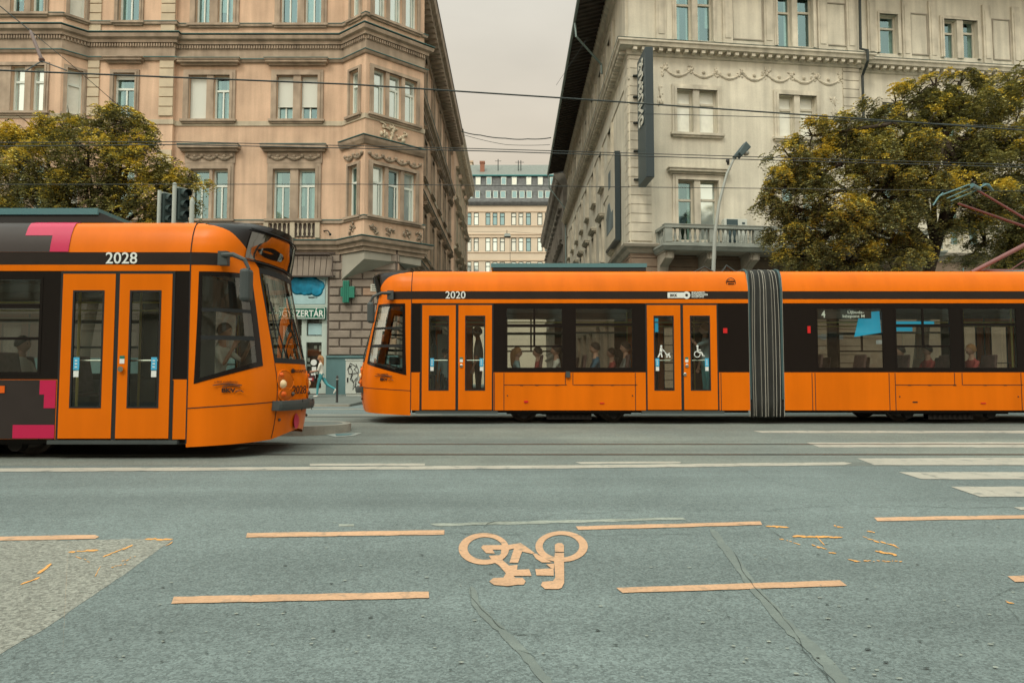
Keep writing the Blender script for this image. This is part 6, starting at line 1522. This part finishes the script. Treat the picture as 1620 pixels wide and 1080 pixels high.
# traffic signals on their mast behind the left tram
def signal(pxc, pyt, Y, label, turn, lens_n=3):
    base = at(pxc, 400, Y); Tt = empty('traffic_signal', (base.x, Y, pz(21.4) if Y > 21 else gz(Y)), label, 'traffic light', 'traffic signals above the tram roof')
    zt_ = at(pxc, pyt, Y).z; f = Fac(base.x, Y, cos(turn), sin(turn)); H = .30*lens_n
    b = MB(); b.fbox(f, -.15, .15, -.08, .10, zt_-H, zt_); b.build('signal_housing', 'signal_body', Tt, bevel=.03)
    b = MB(); b.fbox(f, -.20, .20, -.10, -.081, zt_-H-.05, zt_+.06); b.build('backing_board', 'signal_back', Tt)
    b = MB(); b.smooth = True
    for k_ in range(lens_n):
        c = f.P(0, .10, zt_-.15-.30*k_); vs = []
        for j, dd in ((0,0),(1,.24)):
            for i in range(13):
                a_ = -.35+ (pi+.7)*i/12; u_ = .115*cos(a_); vs.append(f.P(u_, .10+dd*(1 if j else 0)*(.75+.25*sin(a_)), zt_-.15-.30*k_+.115*sin(a_)-(.02 if j else 0)))
        b.add(vs, [(i, i+1, 14+i, 13+i) for i in range(12)])
    b.build('signal_visor', 'signal_body', Tt)
    b = MB()
    for k_ in range(lens_n): b.ball(f.P(0,.10,zt_-.15-.30*k_), .10, 12, 6, (1,.35 if abs(turn) < .8 else 1,1))
    b.build('signal_lens', 'lamp_dark', Tt)
    return Tt, f, zt_
s1_, f1_, z1_ = signal(286, 299, 18.6, 'dark traffic light head on the mast nearest the tram seam, with visors pointing right', radians(55))
b = MB(); q_ = f1_.P(-.22, .0, 0); b.lathe((q_[0], q_[1], gz(18.6)), [(.07,0),(.06,.3),(.055,z1_-gz(18.6)+.10),(.03,z1_-gz(18.6)+.12)], 12); b.build('mast', 'signal_back', s1_)
s2_, f2_, z2_ = signal(262, 307, 19.2, 'dark traffic light head further back, between the tree foliage and the nearer signal', radians(55))
b = MB(); q_ = f2_.P(-.22, .0, 0); b.lathe((q_[0], q_[1], gz(19.2)), [(.06,0),(.05,.3),(.05,z2_-gz(19.2)+.05)], 12); b.build('mast', 'signal_back', s2_)
PM = MB(); q_ = at(304,318,18.3); PM.lathe((q_.x, 18.3, gz(18.3)), [(.075,0),(.065,.3),(.06,q_.z-gz(18.3)),(.045,q_.z-gz(18.3)+.03)], 14); pm_ = PM.build('signal_post', 'signal_back'); tag(pm_, 'pale grey post with a rounded cap right of the traffic lights, behind the 2028 tram', 'post'); ORG[pm_.name] = Vector((0,0,0))
PM = MB(); PM.lathe((q_.x, 18.3, q_.z+.031), [(.05,0),(.03,.05),(.01,.07)], 12); PM.build('cap', 'steel_grey', pm_)

# ------------------------------------------------------------------ OVERHEAD WIRES
def wire(pts, label, r=.012, sag=.0, group='overhead tram wires', name='overhead_wire'):
    P = []
    W_ = [at(*p) for p in pts]
    for a_, b_ in zip(W_, W_[1:]):
        for k_ in range(12): t = k_/12; p = a_+(b_-a_)*t; P.append(p-Vector((0,0,sag*4*t*(1-t))))
    P.append(W_[-1]); b = MB(); b.tube(P, r, 5); o = b.build(name, 'wire'); return tag(o, label, 'wire', group)
wire([(-40,110,10.0),(560,134,10.8),(900,156,11.3),(1660,209,12.4)], 'thick black wire sloping across the street before the second-floor windows', .0135)
wire([(-40,232,14),(280,229,14.3),(760,239,14.7),(1200,253,15.2),(1660,266,15.6)], 'wire of the close pair crossing the blade sign bottom, the lower one', .011)
wire([(-40,226,14.3),(280,224.5,14.6),(760,235.5,15),(1200,248.5,15.4),(1660,262,15.8)], 'wire of the close pair crossing the blade sign bottom, the upper one', .010)
wire([(-40,292,15),(560,291.5,15.3),(1000,296,15.6),(1660,303,16)], 'thin lowest wire passing at the first-floor window heads behind the lamp', .009)
wire([(1010,180,12),(1240,186,12.5),(1660,203,13)], 'short thin wire just under the thick sloping one, in front of the cream building', .007)
wire([(0,10,12),(48,49,12),(66,96,11.5)], 'slack span strand hanging from the top corner down to its insulator', .010, 0, 'span strands')
wire([(48,49,12),(110,100,12),(170,152,12.5),(215,190,13)], 'fine strand running down towards the yellowing tree', .006, 0, 'span strands')
wire([(41,112,10.2),(66,97,11.3),(105,111.5,10.3)], 'small inverted V bridle clamped on the thick sloping wire', .010, 0, 'span strands')
wire([(730,208,45),(760,214,45),(800,219,45),(835,220,45),(872,218,45)], 'crinkled cable hung between the two houses across the lane', .035, .05, 'cables across the lane')
wire([(735,214,47),(800,229,47),(870,229,47)], 'smooth thin cable hung between the houses just under the crinkled one', .018, .05, 'cables across the lane')
wire([(880,135,30),(930,60,30)], 'thin stay cable slanting up beside the dark eaves', .008, 0, 'cables across the lane')
b = MB(); i0, i1 = at(48,49,12), at(66,95,11.5); b.tube([i0+(i1-i0)*t for t in (.0,.1,.9,1)], [.02,.03,.03,.02], 8)
b.ball(i1, .05, 8, 5); o = b.build('strain_insulator', 'insulator'); tag(o, 'dark rod insulator between the span strand and the bridle at the upper edge', 'insulator')
LL = empty('hanging_street_lamp', at(802,372,60), 'small pale lamp hanging on a cable over the lane before the far block', 'street lamp')
b = MB(); p = at(802,372,60); b.hexa([(p.x-.28,59.8,p.z-.14),(p.x+.34,59.8,p.z-.14),(p.x+.34,60.2,p.z-.14),(p.x-.28,60.2,p.z-.14),(p.x-.18,59.9,p.z+.14),(p.x+.26,59.9,p.z+.14),(p.x+.26,60.1,p.z+.14),(p.x-.18,60.1,p.z+.14)]); b.build('lamp_housing', 'steel_grey', LL)
b = MB(); b.tube([(p.x,60,p.z+.14),(p.x,60,p.z+.45)], .03, 6); b.tube([(p.x+.27,60,p.z-.14),(p.x+.29,60,p.z-3)], .02, 5); b.box(p.x-.2,p.x+.3,59.85,60.15,p.z-.19,p.z-.141); b.build('hanger', 'wire', LL)
wire([(740,366,60),(802,366,60),(890,371,60)], 'very thin support cable of the hanging lamp in the lane', .012, .05, 'cables across the lane')

# ------------------------------------------------------------------ TREES
def tree(label, trunk, lumps, n_spray, seed, yellow=.35, depth=1.0, light_top=None, name='street_tree'):
    R = random.Random(seed); base = trunk[0]
    Tt = empty(name, base, label, 'tree')
    b = MB(); b.smooth = True
    pts = [Vector(p) for p in trunk]; n_ = len(pts); b.tube(pts, [.21-.10*i/(n_-1) for i in range(n_)], 10)
    L3 = []
    for (px_, py_, r_, Y_) in lumps:
        c = at(px_, py_, Y_); L3.append((c, r_/F*Y_))
    top = pts[-1]; mid = pts[len(pts)//2]
    for c, r_ in L3:
        s_ = R.choice([top, mid, pts[-2]]) ; m_ = (s_+c)/2+Vector((R.uniform(-.3,.3),R.uniform(-.3,.3),R.uniform(0,.5)))
        b.tube([s_, m_, c, c+Vector((R.uniform(-1,1),R.uniform(-1,1),R.uniform(-.2,.8)))*r_*.6], [.10,.065,.04,.012], 7)
        for k_ in range(5):
            d_ = Vector((R.gauss(0,1),R.gauss(0,1),R.gauss(.1,.8))).normalized(); b.tube([c, c+d_*r_*.5+Vector((0,0,.1)), c+d_*r_*.95], [.03,.018,.006], 5)
    b.build('trunk', 'bark', Tt)
    # foliage: compound leaves (a rachis with paired leaflets) gathered in drooping sprays
    vs = []; fs = []; mi = []
    tot = sum(r_**2 for _, r_ in L3)
    for c, r_ in L3:
        subs = []
        for _ in range(max(5, int(9+r_*9))):
            d_ = Vector((R.gauss(0,1),R.gauss(0,1)*depth,R.gauss(.05,.9))).normalized(); rr = r_*(R.random()**.35)*R.uniform(.8,1.18)
            subs.append((c+Vector((d_.x*rr, d_.y*rr, d_.z*rr*.88)), r_*R.uniform(.16,.36), R.uniform(.5,1.6), rr/r_, d_.z, d_))
        wsum = sum(s_[1]**1.6*s_[2] for s_ in subs)
        for sc_, sr_, dens, ro_, hz_, d_ in [s_ for s_ in subs for _ in range(int(.5+n_spray*r_**2/tot*s_[1]**1.6*s_[2]/wsum))]:
            g_ = Vector((R.gauss(0,.55), R.gauss(0,.55), R.gauss(0,.42)))*sr_
            p = sc_+g_; p.z -= .35*(g_.x**2+g_.y**2)/max(.1, sr_); rr = min(1.1, ro_+.2*g_.dot(d_)/max(.1,r_))*r_
            cl = noise.noise(p*1.1+Vector((seed,0,0))); hole = noise.noise(p*1.9+Vector((0,seed*3,5)))
            if hole < -.22 and R.random() < .9: continue
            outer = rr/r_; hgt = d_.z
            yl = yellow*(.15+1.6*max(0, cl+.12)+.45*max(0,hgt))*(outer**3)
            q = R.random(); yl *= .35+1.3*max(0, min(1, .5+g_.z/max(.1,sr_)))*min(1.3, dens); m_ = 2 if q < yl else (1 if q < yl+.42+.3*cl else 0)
            od = Vector((d_.x, d_.y, 0)); od = od.normalized() if od.length > .01 else Vector((1,0,0))
            a_ = R.uniform(-1.2,1.2); od = Vector((od.x*cos(a_)-od.y*sin(a_), od.x*sin(a_)+od.y*cos(a_), 0))
            for s_ in range(R.choice((2,3,3,4))):
                a2 = R.uniform(-1.4,1.4); o2 = Vector((od.x*cos(a2)-od.y*sin(a2), od.x*sin(a2)+od.y*cos(a2), R.uniform(-.1,.35))).normalized()
                Ln = R.uniform(.20,.36); droop = R.uniform(.5,1.4); sd_ = o2.cross(Vector((0,0,1))).normalized(); up_ = sd_.cross(o2)
                npair = 5
                for k_ in range(npair):
                    t = (k_+.6)/npair; pc = p+o2*(Ln*t)+Vector((0,0,-droop*Ln*t*t))
                    for sg in (-1, 1):
                        ll = .075*(1-.35*abs(t-.5))*R.uniform(.8,1.25); ww = .020*R.uniform(.9,1.5); dr = sd_*sg*.85+o2*.5+Vector((0,0,-.35*R.random())); dr.normalize(); wd = (o2+up_*R.uniform(-.9,.9)).normalized()
                        e = len(vs); vs += [tuple(pc), tuple(pc+dr*ll*.5+wd*ww), tuple(pc+dr*ll), tuple(pc+dr*ll*.5-wd*ww)]; fs.append((e,e+1,e+2,e+3)); mi.append(m_ if R.random() < .88 else R.choice((0,1,2)) if m_ == 2 else R.choice((0,1)))
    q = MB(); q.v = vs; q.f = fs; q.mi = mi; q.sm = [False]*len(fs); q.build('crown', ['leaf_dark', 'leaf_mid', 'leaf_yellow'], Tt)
    return len(fs)
Yl = 22.0
lumpsL = [(-60,250,75,22),(20,235,50,21.6),(60,215,42,21.8),(110,205,40,22),(160,200,42,22),(195,195,34,21.7),(215,225,30,21.7),(185,180,20,22),(140,240,50,21),(80,270,60,21),(20,300,60,21),(200,270,50,21.5),(250,265,36,21.5),(262,300,34,21.8),(295,285,26,21.8),(150,310,60,21),(70,330,55,21),(230,330,50,21.6),(255,345,40,22),(-20,350,60,21.5),(110,370,60,21.5),(200,380,50,22),(298,318,18,22)]
b0 = at(150, 430, Yl); n1 = tree('yellowing pinnate-leaved tree behind the 2028 tram, crown half hiding the peach facade', [(b0.x-.3,Yl,pz(Yl)),(b0.x-.25,Yl,2.0),(b0.x,Yl,3.6),(b0.x+.2,Yl,4.9),(b0.x+.1,Yl,6.0)], lumpsL, 8200, 3, .85)
lumpsR = [(1250,250,34,20.5),(1285,215,30,20.5),(1275,262,46,20.5),(1232,300,32,20.3),(1215,318,18,20.2),(1250,345,42,20.5),(1300,310,60,20.3),(1340,255,55,20.5),(1375,205,48,20.8),(1420,175,44,21),(1452,150,34,21),(1480,138,26,21),(1395,265,65,20.3),(1345,355,58,20.3),(1290,385,45,20.5),(1265,410,35,20.6),(1400,335,62,20),(1450,230,65,20.5),(1520,175,48,21),(1560,160,42,21.2),(1600,140,44,21.2),(1530,240,65,20.4),(1600,220,65,20.6),(1460,300,60,20),(1530,320,62,20.2),(1610,310,70,20.5),(1400,400,48,20.2),(1340,415,40,20.4),(1560,385,50,21.5),(1625,390,55,22),(1660,170,60,21),(1690,260,70,21),(1700,360,70,21.5),(1520,130,24,21),(1435,395,30,20)]
b0 = at(1466, 440, 21.0); b1 = at(1492, 350, 20.8)
n2 = tree('large drooping olive and yellow tree hiding the cream facade behind the pantograph', [(b0.x-.5,21,pz(21.4)-.05),(b0.x-.25,21,1.8),(b0.x,21,b0.z),(b0.x+.22,20.9,(b0.z+b1.z)/2),(b1.x,20.8,b1.z),(b1.x+.25,20.8,b1.z+1.2),(b1.x+.1,20.8,b1.z+2.6)], lumpsR, 18500, 8, .55)
print('LEAVES', n1, n2)
